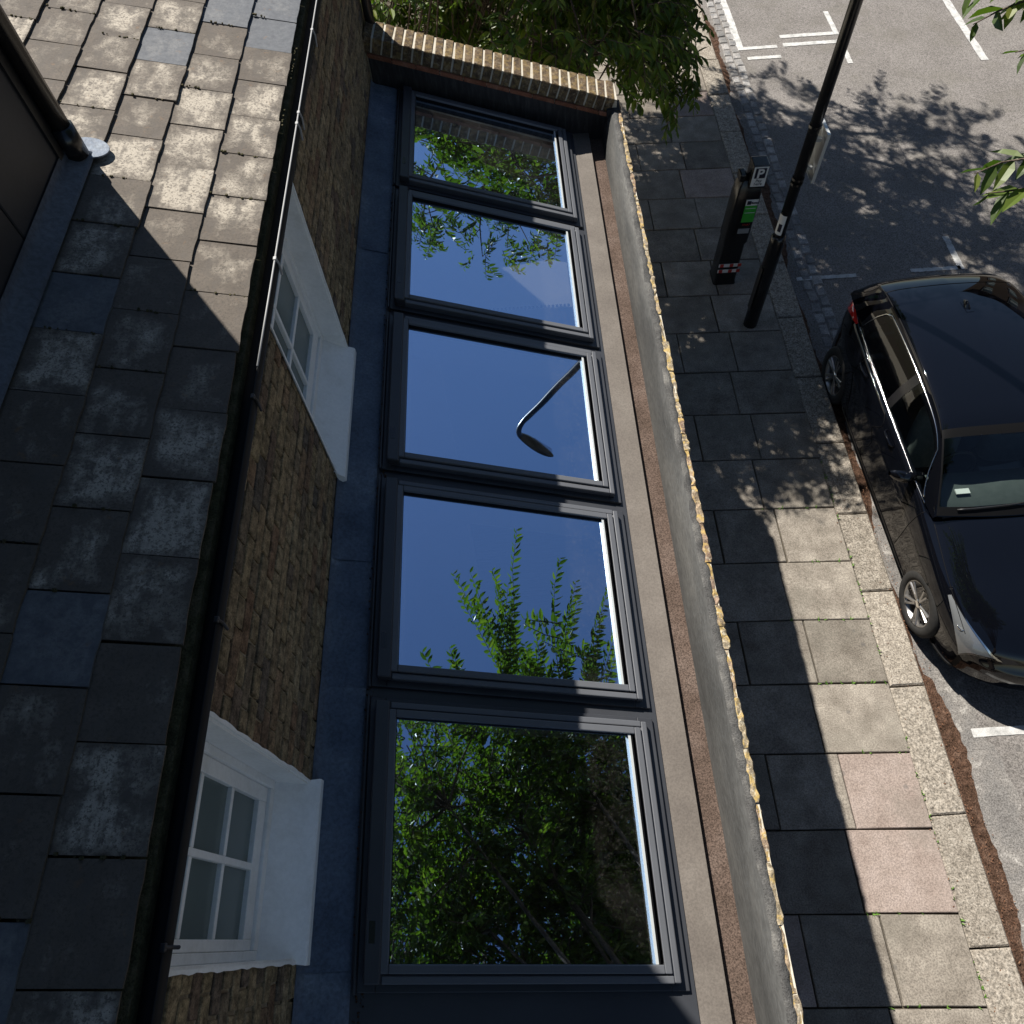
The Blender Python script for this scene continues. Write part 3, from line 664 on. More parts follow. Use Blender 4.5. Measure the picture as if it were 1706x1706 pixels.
MB().box(.56, .585, 1.60, 1.80, 1.70, 1.80).build('bracket', M['wood'], s2)

# ================================================================== street lamp, parking sign, ticket machine
LX, LY = 2.79, 6.08
lamp = thing('street_lamp', 'tall black lamp post with bent arm rising from the pavement by the kerb', 'street lamp', (LX, LY, 0))
MB().tube([(LX, LY, -.02), (LX, LY, 1.18), (LX, LY, 1.24), (LX, LY, 1.26)], [.078, .076, .072, .05], 20).build('base_column', M['black_gloss'], lamp, True)
arc = [(LX + .55*(1-math.cos(t))*.45, LY, 7.22 + .42*math.sin(t)*.95) for t in np.linspace(0, 1.25, 9)]
MB().tube([(LX, LY, 1.25), (LX, LY, 4), (LX, LY, 7.2)] + arc[1:], [.052, .048, .042] + [.036]*8, 20).build('post', M['black_gloss'], lamp, True)
for zz in (2.42, 1.90, 1.85, 1.27): MB().tube([(LX, LY, zz), (LX, LY, zz+.022)], .058, 20).build('band', M['black_gloss'], lamp)
e = arc[-1]; hd = MB(); P = []
for t in np.linspace(0, 1, 14):
    w = .105*math.sin(math.pi*min(1, .12+t*.86))**.55; h = .055*math.sin(math.pi*min(1, .15+t*.82))**.6
    P.append([(e[0]-.02+.66*t, LY + w*math.cos(a), e[2] - .02 + .19*t + h*(math.sin(a) if math.sin(a) > 0 else .55*math.sin(a))) for a in np.linspace(0, 2*math.pi, 17)])
hd.grid(P); hd.build('lamp_head', M['black_gloss'], lamp, True)
MB().box(e[0]+.22, e[0]+.58, LY-.07, LY+.07, 0, .02, lambda x, y, z: (x, y, z + e[2] - .062 + .288*(x-e[0]))).build('lamp_lens', M['lamp_glass'], lamp)
st = MB(); P = [[(LX + .0535*math.cos(a), LY + .0535*math.sin(a), zz) for a in np.linspace(math.radians(165), math.radians(265), 10)] for zz in (1.29, 1.52)]; st.grid(P); st.build('sticker', M['sticker'], lamp, True)
P = [[(LX + .0540*math.cos(a), LY + .0540*math.sin(a), zz) for a in np.linspace(math.radians(205), math.radians(245), 6)] for zz in (1.33, 1.42)]; MB().grid(P).build('sticker_print', M['print_dark'], lamp, True)
MB().chbox(-.045, .045, -.30, .30, 0, .006, .002, lambda x, y, z: (LX-.072-z, LY+x, .55+y)).build('access_door', M['black'], lamp)
sg = thing('parking_sign', 'small grey rectangular plate clamped to the lamp post', 'sign', (2.9, 6.1, 1.9))
bevel(MB().box(2.895, 2.903, 5.99, 6.23, 1.92, 2.39).build('plate', M['sign_grey'], sg), .002)
lit_edges = MB(); lit_edges.box(2.885, 2.913, 5.982, 5.99, 1.912, 2.398); lit_edges.box(2.885, 2.913, 6.23, 6.238, 1.912, 2.398); lit_edges.box(2.885, 2.913, 5.99, 6.23, 1.912, 1.92); lit_edges.box(2.885, 2.913, 5.99, 6.23, 2.39, 2.398); lit_edges.build('rim', M['alu'], sg)  # bright rim painted in for the plate's sunlit edges
for zz in (2.0, 2.28): MB().box(2.83, 2.884, 6.06, 6.10, zz, zz+.03).build('clamp', M['alu'], sg)

mt = thing('parking_meter', 'black ticket machine with green label and white P sign on the pavement', 'parking meter', (2.5, 6.8, 0))
b = MB(); P = []
for z_, x0, x1, y0, y1 in ((0, 2.37, 2.66, 6.70, 6.98), (.05, 2.38, 2.65, 6.71, 6.97), (.62, 2.385, 2.645, 6.71, 6.96), (.66, 2.375, 2.665, 6.70, 6.96), (1.25, 2.385, 2.675, 6.71, 6.95), (1.40, 2.40, 2.68, 6.735, 6.94), (1.47, 2.43, 2.67, 6.77, 6.92)):
    r_ = .03; ring_ = []
    for cx, cy, a0 in ((x1-r_, y1-r_, 0), (x0+r_, y1-r_, 90), (x0+r_, y0+r_, 180), (x1-r_, y0+r_, 270)):
        ring_ += [(cx + r_*math.cos(math.radians(a0+d)), cy + r_*math.sin(math.radians(a0+d)), z_) for d in (0, 30, 60, 90)]
    P.append(ring_ + ring_[:1])
b.grid(P); i0 = len(b.v); b.v += P[-1][:-1]; b.f.append(tuple(range(i0, i0+16))); b.build('body', M['black_gloss'], mt, True)
bevel(MB().box(2.50, 2.685, 6.72, 6.90, 1.40, 1.69).build('sign_head', M['black_gloss'], mt), .012)
bevel(MB().box(2.39, 2.47, 6.76, 6.90, 1.46, 1.56).build('coin_hood', M['black_gloss'], mt), .02)
def face(x0, x1, z0, z1, d, name, mat, par, y=6.72): return MB().box(x0, x1, y-.002-d, y-d, z0, z1).build(name, mat, par)
hp = face(2.515, 2.675, 1.43, 1.675, .0, 'sign_plate', M['sticker'], mt)
def text(body, size, x, y, z, mat, par, name='lettering', rot=(math.pi/2, 0, 0), bold=0):
    cu = bpy.data.curves.new('t', 'FONT'); cu.body = body; cu.size = size; cu.extrude = .0012; cu.align_x = 'CENTER'; cu.offset = bold
    ob = bpy.data.objects.new('t', cu); COL.objects.link(ob); dg = bpy.context.evaluated_depsgraph_get(); me = bpy.data.meshes.new_from_object(ob.evaluated_get(dg))
    bpy.data.objects.remove(ob); me.materials.clear(); o = mkobj(name, me, mat, par, loc=(x, y, z)); o.rotation_euler = rot; return o
face(2.535, 2.655, 1.535, 1.66, .0025, 'blue_square', M['print_dark'], hp); text('P', .15, 2.595, 6.714, 1.545, M['sticker'], hp, bold=.004)
text('Pay', .05, 2.595, 6.7165, 1.487, M['print_dark'], hp); text('here', .05, 2.595, 6.7165, 1.447, M['print_dark'], hp)
l1 = face(2.515, 2.655, 1.19, 1.27, -.004, 'label_head', M['sticker'], mt, 6.70); l2 = face(2.515, 2.655, .96, 1.188, -.004, 'label_green', M['green'], mt, 6.70)
face(2.53, 2.575, 1.205, 1.255, -.001, 'label_mark', M['print_dark'], l1, 6.70); text('Meter', .04, 2.615, 6.6995, 1.215, M['print_dark'], l1, bold=.001)
face(2.525, 2.645, 1.09, 1.096, -.001, 'print_line', M['sticker'], l2, 6.70); face(2.525, 2.645, 1.15, 1.155, -.001, 'print_line', M['sticker'], l2, 6.70)
text('START', .032, 2.585, 6.6995, .915, M['red'], mt); face(2.505, 2.64, .80, .87, -.003, 'label_foot', M['sign_grey'], mt, 6.70)
for zz in (.20, .29):
    bd = face(2.385, 2.645, zz, zz+.05, .0, 'hazard_band', M['sticker'], mt, 6.703)
    for q in (2.40, 2.52, 2.62): MB().box(q, q+.045, 6.6985, 6.7008, zz+.001, zz+.049).build('hazard_stripe', M['red'], bd)

mt.scale = (.93, .93, .93); mt.location = (2.60, 6.83, 0)
# ================================================================== parked car (front towards -Y)
def cr(tab, y):                     # smooth interpolation of a station table
    xs = [r[0] for r in tab]; y = min(max(y, xs[0]), xs[-1]); k = max(0, min(len(xs)-2, sum(1 for v in xs if v <= y)-1))
    t = (y-xs[k])/(xs[k+1]-xs[k]); out = []
    for c in range(1, len(tab[0])):
        p1, p2 = tab[k][c], tab[k+1][c]; h = xs[k+1]-xs[k]
        m1 = (p2-tab[k-1][c])/(xs[k+1]-xs[k-1]) if k > 0 else (p2-p1)/h
        m2 = (tab[k+2][c]-p1)/(xs[k+2]-xs[k]) if k+2 < len(xs) else (p2-p1)/h
        out.append((2*t**3-3*t*t+1)*p1 + (t**3-2*t*t+t)*h*m1 + (-2*t**3+3*t*t)*p2 + (t**3-t*t)*h*m2)
    return out
BT = [(-1.70,.10,.36,.41,.42), (-1.685,.40,.31,.45,.475), (-1.66,.58,.265,.49,.53), (-1.62,.70,.23,.53,.58), (-1.56,.755,.19,.63,.70), (-1.42,.80,.17,.71,.81), (-1.14,.832,.17,.78,.885), (-.57,.84,.17,.87,.965), (-.44,.84,.17,.90,.80), (-.30,.84,.17,.91,.58),
      (.3,.845,.17,.93,.55), (1.0,.845,.17,.955,.55), (1.40,.84,.18,.975,.60), (1.60,.83,.20,.98,.95), (1.80,.79,.24,.97,1.0), (1.96,.72,.28,.93,.97), (2.04,.62,.33,.84,.88)]
def cspl(P, t):
    k = max(0, min(len(P)-2, int(t))); u = t-k; g = lambda i: P[max(0, min(len(P)-1, i))]; p0, p1, p2, p3 = g(k-1), g(k), g(k+1), g(k+2)
    return [.5*((2*p1[c]) + (-p0[c]+p2[c])*u + (2*p0[c]-5*p1[c]+4*p2[c]-p3[c])*u*u + (-p0[c]+3*p1[c]-3*p2[c]+p3[c])*u**3) for c in (0, 1)]
def B(y, t):
    w, zb, zs, zt = cr(BT, y); h = zs-zb; tub = zt < zs
    P = [(0, zb), (.80*w, zb), (.955*w, zb+.05), (.975*w, zb+.20*h), (.99*w, zb+.52*h), (1.0*w, zb+.72*h), (.975*w, zs-.045), (.93*w, zs)]
    P += [(.88*w, zs-.03), (.84*w, zt), (0, zt)] if tub else [(.84*w, zs+.35*(zt-zs)), (.60*w, zs+.78*(zt-zs)), (0, zt)]
    x, z = cspl(P, t); x = max(0, x)
    bow = .31*max(0, min(1, (-.70-y)/.92))**1.6; bowr = .07*max(0, min(1, (y-1.5)/.5))
    return (x, y - bow*(1-(x/.85)**2) + bowr*(1-(x/.85)**2), z)
GT = [(-.70,.775,.945,.735,.962), (-.57,.79,.950,.712,1.045), (-.33,.80,.955,.675,1.21), (-.08,.80,.960,.64,1.345), (.15,.80,.965,.628,1.395), (.6,.797,.975,.622,1.42), (1.05,.785,.985,.612,1.405), (1.45,.765,.99,.595,1.355), (1.70,.745,.99,.575,1.285), (1.82,.73,.985,.565,1.20), (1.97,.70,.955,.61,.99)]
def Gm(y, t):
    wb, zb, wr, zr = cr(GT, y); h = zr-zb
    P = [(wb, zb-.02), (wb-(wb-wr)*.30, zb+.42*h), (wr+.035, zr-.13*h-.008), (wr-.015, zr-.012*min(1, h/.3)), (wr*.62, zr+.012), (0, zr+.022)]
    x, z = cspl(P, t); x = max(0, x); bow = .07*max(0, min(1, (.15-y)/.9)); bowr = .06*max(0, min(1, (y-1.4)/.5))
    return (x, y + .09 - bow*(1-(x/.78)**2) + bowr*(1-(x/.7)**2)*.6, z)
LOCAL = True
car = thing('parked_car', 'black hatchback parked facing along the kerb', 'car', (4.285, 3.60, -.12), rz=.018)
def nrm(F, y, t, s):
    a = Vector(F(y+.01, t)) - Vector(F(y-.01, t)); b = Vector(F(y, t+.03)) - Vector(F(y, t-.03)); n = a.cross(b)
    if n.length < 1e-9: n = Vector((0,0,1))
    n.normalize(); c = Vector(F(y, t)) - Vector((.0, F(y, t)[1], .6))
    if n.dot(c) < 0: n = -n
    return n
def patch(F, yt, nu, nv, off, name, mat, par, sides=(1, -1), smooth=True, join=False):
    out = []; J = MB()
    for s in sides:
        P = []
        for i in range(nu+1):
            row = []
            for j in range(nv+1):
                y, t = yt(i/nu, j/nv); p = Vector(F(y, t)) + nrm(F, y, t, s)*off; row.append((p.x*s, p.y, p.z))
            P.append(row)
        if join: J.grid(P, s < 0); continue
        o = MB().grid(P).build(name, mat, par, smooth); out.append(o)
    if join:
        me = J.mesh(name); b_ = bmesh.new(); b_.from_mesh(me); bmesh.ops.remove_doubles(b_, verts=b_.verts, dist=.0015); bmesh.ops.recalc_face_normals(b_, faces=b_.faces); b_.to_mesh(me); b_.free(); out.append(mkobj(name, me, mat, par, smooth))
    return out
def lerp(a, b, t): return a + (b-a)*t
# body shell with wheel arches cut out
bm_ = MB(); ny, ntt = 90, 40
ysn = [(lerp(-1.70, -1.55, i/12) if i < 12 else lerp(-1.55, 2.04, (i-12)/(ny-12))) for i in range(ny+1)]
tts = [i*10/ntt for i in range(ntt+1)]
P = []
for y in ysn:
    half = [B(y, t) for t in tts]; full = half + [(-p[0], p[1], p[2]) for p in half[-2:0:-1]]; P.append(full)
n_ = len(P[0]); bm_.v = [p for r_ in P for p in r_]
for a in range(ny):
    for q in range(n_): bm_.f.append((a*n_+q, a*n_+(q+1) % n_, (a+1)*n_+(q+1) % n_, (a+1)*n_+q))
bm_.f.append(tuple(range(n_))); bm_.f.append(tuple(ny*n_+q for q in range(n_))[::-1])
WF, WR, WZ = -1.14, 1.50, .312
body = bm_.build('body', M['paint'], car, True)
cutm = MB()
for yy in (WF, WR):
    for s in (1, -1):
        i = len(cutm.v); n = 40
        for xx in (.62*s, 1.1*s): cutm.v += [(xx, yy + .350*math.cos(2*math.pi*q/n), WZ + .02 + .350*math.sin(2*math.pi*q/n)) for q in range(n)]
        cutm.f += [(i+q, i+(q+1) % n, i+n+(q+1) % n, i+n+q) for q in range(n)] + [tuple(range(i, i+n))[::-1], tuple(range(i+n, i+2*n))]
cut = cutm.build('cut', None)
bo = body.modifiers.new('b', 'BOOLEAN'); bo.operation = 'DIFFERENCE'; bo.object = cut; bo.solver = 'EXACT'
dg = bpy.context.evaluated_depsgraph_get(); dg.update(); me = bpy.data.meshes.new_from_object(body.evaluated_get(dg)); body.modifiers.clear(); body.data = me; bpy.data.objects.remove(cut)
me.materials.clear(); me.materials.append(M['paint'])
try: me.set_sharp_from_angle(angle=math.radians(38))
except Exception: pass
# cabin: roof shell with the windscreen opening, glass, trims
gs = MB(); gy = [lerp(-.70, 1.97, i/100) for i in range(101)]; gt_ = [i*5/50 for i in range(51)]
P = [[Gm(y, t) for t in gt_] for y in gy]
for s in (1, -1):
    i0 = len(gs.v); c_ = len(gt_)
    for row in P: gs.v += [(p[0]*s, p[1], p[2]) for p in row]
    for a in range(100):
        for q in range(50):
            y, t = (gy[a]+gy[a+1])/2, (gt_[q]+gt_[q+1])/2
            if -.64 < y < -.13 and t > 2.75: continue
            if -.42 < y < 1.28 and .22 < t < 1.75 and not (.43 < y < .55) and t < .22 + (y+.52)*6 and not (y > 1.1 and t > 1.75 - (y-1.1)*4): continue
            gs.f.append((i0+a*c_+q, i0+a*c_+q+1, i0+(a+1)*c_+q+1, i0+(a+1)*c_+q))
bmx = bmesh.new(); mm = gs.mesh('roof'); bmx.from_mesh(mm); bmesh.ops.remove_doubles(bmx, verts=bmx.verts, dist=1e-5); bmesh.ops.recalc_face_normals(bmx, faces=bmx.faces); bmx.to_mesh(mm); bmx.free()
rshell = mkobj('roof_shell', mm, M['paint'], car, True)
wsf = lambda u, v: (lerp(-.685, -.075, u), lerp(2.62, 5, v))
ws = patch(lambda y, t: Gm(y, t), wsf, 16, 16, .004, 'windscreen', M['car_glass'], car, join=True)
patch(Gm, lambda u, v: (lerp(-.695, -.63, u), lerp(2.6, 5, v)), 3, 16, .006, 'frit_band', M['gasket'], ws[0], join=True); patch(Gm, lambda u, v: (lerp(-.14, -.07, u), lerp(2.6, 5, v)), 3, 16, .006, 'frit_band', M['gasket'], ws[0], join=True); patch(Gm, lambda u, v: (lerp(-.69, -.08, u), lerp(2.58, 2.80, v)), 16, 3, .0062, 'frit_band', M['gasket'], ws[0])
fw = lambda u, v: (lerp(-.47 + .30*v, .47, u), lerp(.16, 1.84, v))
rw_ = lambda u, v: (lerp(.51, 1.34 - .10*v, u), lerp(.16, 1.84, v))
patch(Gm, fw, 14, 10, .004, 'front_side_window', M['car_glass'], car); patch(Gm, rw_, 14, 10, .004, 'rear_side_window', M['car_glass_dark'], car)
patch(Gm, lambda u, v: (lerp(.44, .54, u), lerp(.12, 1.9, v)), 3, 10, .0065, 'door_pillar', M['black_gloss'], car)
patch(Gm, lambda u, v: (lerp(1.74, 1.955, u), lerp(2.9, 5, v)), 6, 14, .005, 'rear_window', M['car_glass_dark'], car, join=True)
patch(Gm, lambda u, v: (lerp(1.575, 1.583, u), lerp(2.3, 5, v)), 1, 20, .002, 'spoiler_gap', M['gasket'], rshell, join=True)
def curve(F, pts, r, name, mat, par, off=.005, sides=(1, -1), n=6):
    for s in sides:
        L = []
        for y, t in pts: p = Vector(F(y, t)) + nrm(F, y, t, s)*off; L.append((p.x*s, p.y, p.z))
        MB().tube(L, r, n).build(name, mat, par, True)
curve(Gm, [(lerp(-.55, 1.46, i/30), .06) for i in range(31)], .0055, 'belt_trim', M['chrome'], car)
curve(Gm, [(lerp(-.50, -.20, i/10), lerp(.3, 1.93, i/10)) for i in range(10)] + [(lerp(-.20, 1.26, i/24), 1.95) for i in range(25)] + [(1.33, 1.7), (1.38, 1.3), (1.42, .7), (1.46, .1)], .0062, 'window_trim', M['chrome'], car)
curve(Gm, [(lerp(-.12, 1.60, i/24), 2.45) for i in range(25)], .006, 'roof_channel', M['gasket'], car, .0)
patch(Gm, lambda u, v: (lerp(1.15, 1.30, u), lerp(4.86, 5, v)), 1, 1, .003, 'aerial_base', M['paint'], rshell, join=True)
fin = MB(); P = []
for t in np.linspace(0, 1, 10): P.append([(.028*(1-.7*q)*math.sin(math.pi*min(1, .08+.9*t))**.5*sx, 1.24 + .15*t*(1-.15*q) + .04*q, cr(GT, 1.24+.15*t)[3] + .018 + .055*q*math.sin(math.pi*min(1, .1+.75*t))) for sx, q in ((1, 0), (1, .6), (.5, 1), (-.5, 1), (-1, .6), (-1, 0))])
fin.grid(P).build('aerial_fin', M['paint'], car, True)
# seams, handles, lamps, mirrors, wipers
for yy in (-.52, .50): curve(B, [(yy + (.05*math.sin(q) if yy > 0 else -.0), lerp(2.6, 6.95, q/16)) for q in range(17)], .0032, 'door_seam', M['gasket'], body, .0005)
curve(B, [(1.20 - .22*max(0, (4.6-lerp(2.6, 6.9, q/16)))/2, lerp(2.6, 6.9, q/16)) for q in range(17)], .0032, 'door_seam', M['gasket'], body, .0005)
curve(B, [(lerp(-1.50, -.64, q/20), lerp(7.0, 7.55, q/20)) for q in range(21)], .0035, 'bonnet_seam', M['gasket'], body, .0005)
curve(B, [(lerp(-1.35, 1.75, q/40), 6.05 + .25*math.sin(q/40*3.1)) for q in range(41)], .004, 'crease', M['paint'], body, -.001)
for yy in (.28, 1.08):
    for s in (1, -1):
        p = Vector(B(yy, 5.85)); h_ = MB().tube([(s*(p.x-.005), yy-.10, p.z), (s*(p.x+.028), yy-.075, p.z+.002), (s*(p.x+.032), yy, p.z+.004), (s*(p.x+.028), yy+.075, p.z+.002), (s*(p.x-.005), yy+.10, p.z)], [.008, .011, .012, .011, .008], 8); h_.build('door_handle', M['paint'], car, True)
hl = patch(B, lambda u, v: (lerp(-1.60, -1.22, u), lerp(lerp(5.2, 6.5, u**.7), lerp(8.7, 7.05, u**.6), v)), 18, 8, .006, 'headlight', M['lamp_glass'], car)
for i_, s_ in enumerate((1, -1)): patch(B, lambda u, v: (lerp(-1.595, -1.23, u), lerp(lerp(5.25, 6.55, u**.7), lerp(8.65, 7.0, u**.6), v)), 18, 8, .002, 'headlight_bowl', M['bowl'], hl[i_], (s_,))
for i_, s in enumerate((1, -1)):
    p = Vector(B(-1.47, 6.6)); MB().lathe([(-.03, .012), (-.03, .040), (.005, .046), (.005, .0385), (-.012, .03), (-.012, .0)], 18, 'z', (s*p.x*.965, p.y+.02, p.z+.006)).build('projector', M['chrome'], hl[i_], True)
for i_, s_ in enumerate((1, -1)): patch(B, lambda u, v: (lerp(-1.60, -1.24, u), lerp(lerp(8.7, 7.02, u**.6), lerp(8.85, 7.10, u**.6), v)), 18, 2, .0065, 'headlight_brow', M['chrome'], hl[i_], (s_,))
patch(B, lambda u, v: (lerp(1.60, 2.0, u), lerp(lerp(6.5, 5.4, u), 7.0, v)), 12, 6, .006, 'tail_light', M['lens_red'], car)
curve(B, [(lerp(-1.61, -1.42, q/12), 2.6) for q in range(13)], .012, 'bumper_lip', M['gasket'], car, .004)
gl = patch(B, lambda u, v: (lerp(-1.618, -1.60, u), lerp(3.2, 5.2, v)), 1, 8, .004, 'air_intake', M['gasket'], car, join=True)
patch(B, lambda u, v: (lerp(-.75, 1.12, u), lerp(1.95, 2.55, v)), 20, 3, .004, 'sill_skirt', M['black'], car)
for s in (1, -1):
    mir = MB(); P = []
    for t in np.linspace(0, 1, 10):
        k = math.sin(math.pi*min(1, .10+.86*t))**.5; P.append([(s*(.80+.215*t), -.20 + .05*t*t + .055*k*math.cos(a)*(1.15 if math.cos(a) < 0 else .7), .955 + .012*t + .062*k*math.sin(a)) for a in np.linspace(0, 2*math.pi, 15)])
    mir.grid(P); mo_ = mir.build('mirror', M['paint'], car, True)
    for e_ in (0, -1): pass
    MB().tube([(s*.74, -.22, .945), (s*.83, -.21, .94)], .022, 8).build('mirror_arm', M['black'], mo_, True)
for x0, x1, dy in ((-.60, -.05, .0), (-.02, .52, .0)):
    L = []
    for q in range(9):
        x = lerp(x0, x1, q/8); y = -.655 + .035*q/8; p = None
        t = 4.99 if abs(x) < .03 else None
        best = min((abs(Gm(y, tt/40)[0]-abs(x)), tt/40) for tt in range(104, 201)); p = Gm(y, best[1]); L.append((x, p[1]-.005, p[2]+.020))
    MB().tube(L, .007, 6).build('wiper', M['black'], car, True)
def wheel(x, y, s):
    w = MB().lathe([(-.10, .20), (-.105, .235), (-.10, .29), (-.075, .308), (.075, .308), (.098, .29), (.104, .25), (.098, .218), (.085, .212), (-.02, .205)], 48, 'x').build('wheel', M['tyre'], car, True, loc=(x, y, WZ))
    w.scale[0] = s
    MB().lathe([(.088, .216), (.094, .208), (.086, .198), (.02, .190), (-.06, .19)], 48, 'x').build('rim', M['rim'], w, True)
    MB().lathe([(.0, .0), (.0, .19)], 40, 'x').build('brake_disc', M['black'], w)
    sp_ = MB()
    for k in range(5):
        for dd in (-.13, .13):
            a = 2*math.pi*k/5 + .3; P = []
            for t, hw, xx in ((.02, .020, .074), (.10, .015, .078), (.198, .013, .088)):
                aa = a + dd*min(1, t/.07)*(1 if t > .05 else .5)*(1+.2*t/.2); c_, s_ = math.cos(aa), math.sin(aa)
                P.append([(xx, t*c_ - hw*s_, t*s_ + hw*c_), (xx+.012, t*c_ - hw*.5*s_, t*s_ + hw*.5*c_), (xx+.012, t*c_ + hw*.5*s_, t*s_ - hw*.5*c_), (xx, t*c_ + hw*s_, t*s_ - hw*c_), (xx-.025, t*c_ + hw*s_, t*s_ - hw*c_), (xx-.025, t*c_ - hw*s_, t*s_ + hw*c_), (xx, t*c_ - hw*s_, t*s_ + hw*c_)])
            sp_.grid(P)
    sp_.build('spokes', M['rim'], w)
    MB().lathe([(.06, .045), (.088, .042), (.094, .028), (.096, .0)], 20, 'x').build('hub_cap', M['chrome'], w, True)
for yy in (WF, WR):
    for s in (1, -1): wheel(s*.735, yy, s)
# inside the cabin
da = MB(); P = []
for t in np.linspace(-1, 1, 17): P.append([(.70*t, -.53-.06*(1-t*t), .90), (.70*t, -.46-.05*(1-t*t), .945), (.70*t, -.32-.03*(1-t*t), .955 + .02*math.cos(t*5)), (.70*t, -.18, .93), (.70*t, -.15, .80), (.70*t, -.15, .5)])
da.grid(P).build('dashboard', M['dash'], car, True)
for s in (1, -1):
    se = MB(); P = []
    for zc, hw, yc, th in ((.42, .24, .22, .10), (.60, .25, .27, .11), (.85, .24, .36, .10), (1.02, .20, .43, .09), (1.06, .10, .45, .06), (1.10, .14, .46, .075), (1.18, .135, .47, .075), (1.24, .10, .48, .05)):
        P.append([(s*.36 + hw*math.copysign(abs(math.cos(a))**.6, math.cos(a)), yc + th*math.copysign(abs(math.sin(a))**.8, math.sin(a)), zc) for a in np.linspace(0, 2*math.pi, 21)])
    se.grid(P).build('seat', M['seat'], car, True)
    MB().box(s*.36-.24, s*.36+.24, -.2, .25, .36, .46).build('seat_cushion', M['seat'], car)
sw = MB().tube([(-.36+.17*math.cos(a), -.08+.05*math.sin(a), .86+.165*math.sin(a)) for a in np.linspace(0, 2*math.pi, 25)], .014, 8); sw.build('steering_wheel', M['black'], car, True)
MB().box(-.52, -.40, -.42, -.37, .962, .974).build('permit_card', M['sticker'], car)
MB().box(-.11, .11, -.02, .0, 1.24, 1.30).build('rear_view_mirror', M['black'], car)
LOCAL = False

# ================================================================== trees
def leaf_mesh_arrays(pos, d, n, L, wd):
    s = np.cross(d, n); s /= np.linalg.norm(s, axis=1)[:, None] + 1e-9
    n2 = np.cross(s, d); prm = [(0,0,0), (.28,.5,.05), (.66,.42,.02), (1,0,-.10), (.66,-.42,.02), (.28,-.5,.05), (.28,0,-.03), (.66,0,-.05)]
    V = np.stack([pos + d*(a*L)[:, None] + s*(b*wd)[:, None] + n2*(c*L)[:, None] for a, b, c in prm], 1)
    return V
LF = [(0,5,6), (0,6,1), (6,5,4,7), (1,6,7,2), (7,4,3), (2,7,3)]
def make_leaf_mesh():
    V = leaf_mesh_arrays(np.zeros((1,3)), np.array([[1.,0,0]]), np.array([[0,0,1.]]), np.ones(1), np.ones(1)*.36)[0]
    me = bpy.data.meshes.new('leaf'); me.from_pydata([tuple(p) for p in V], [], LF); me.materials.append(M['leaf']); return me
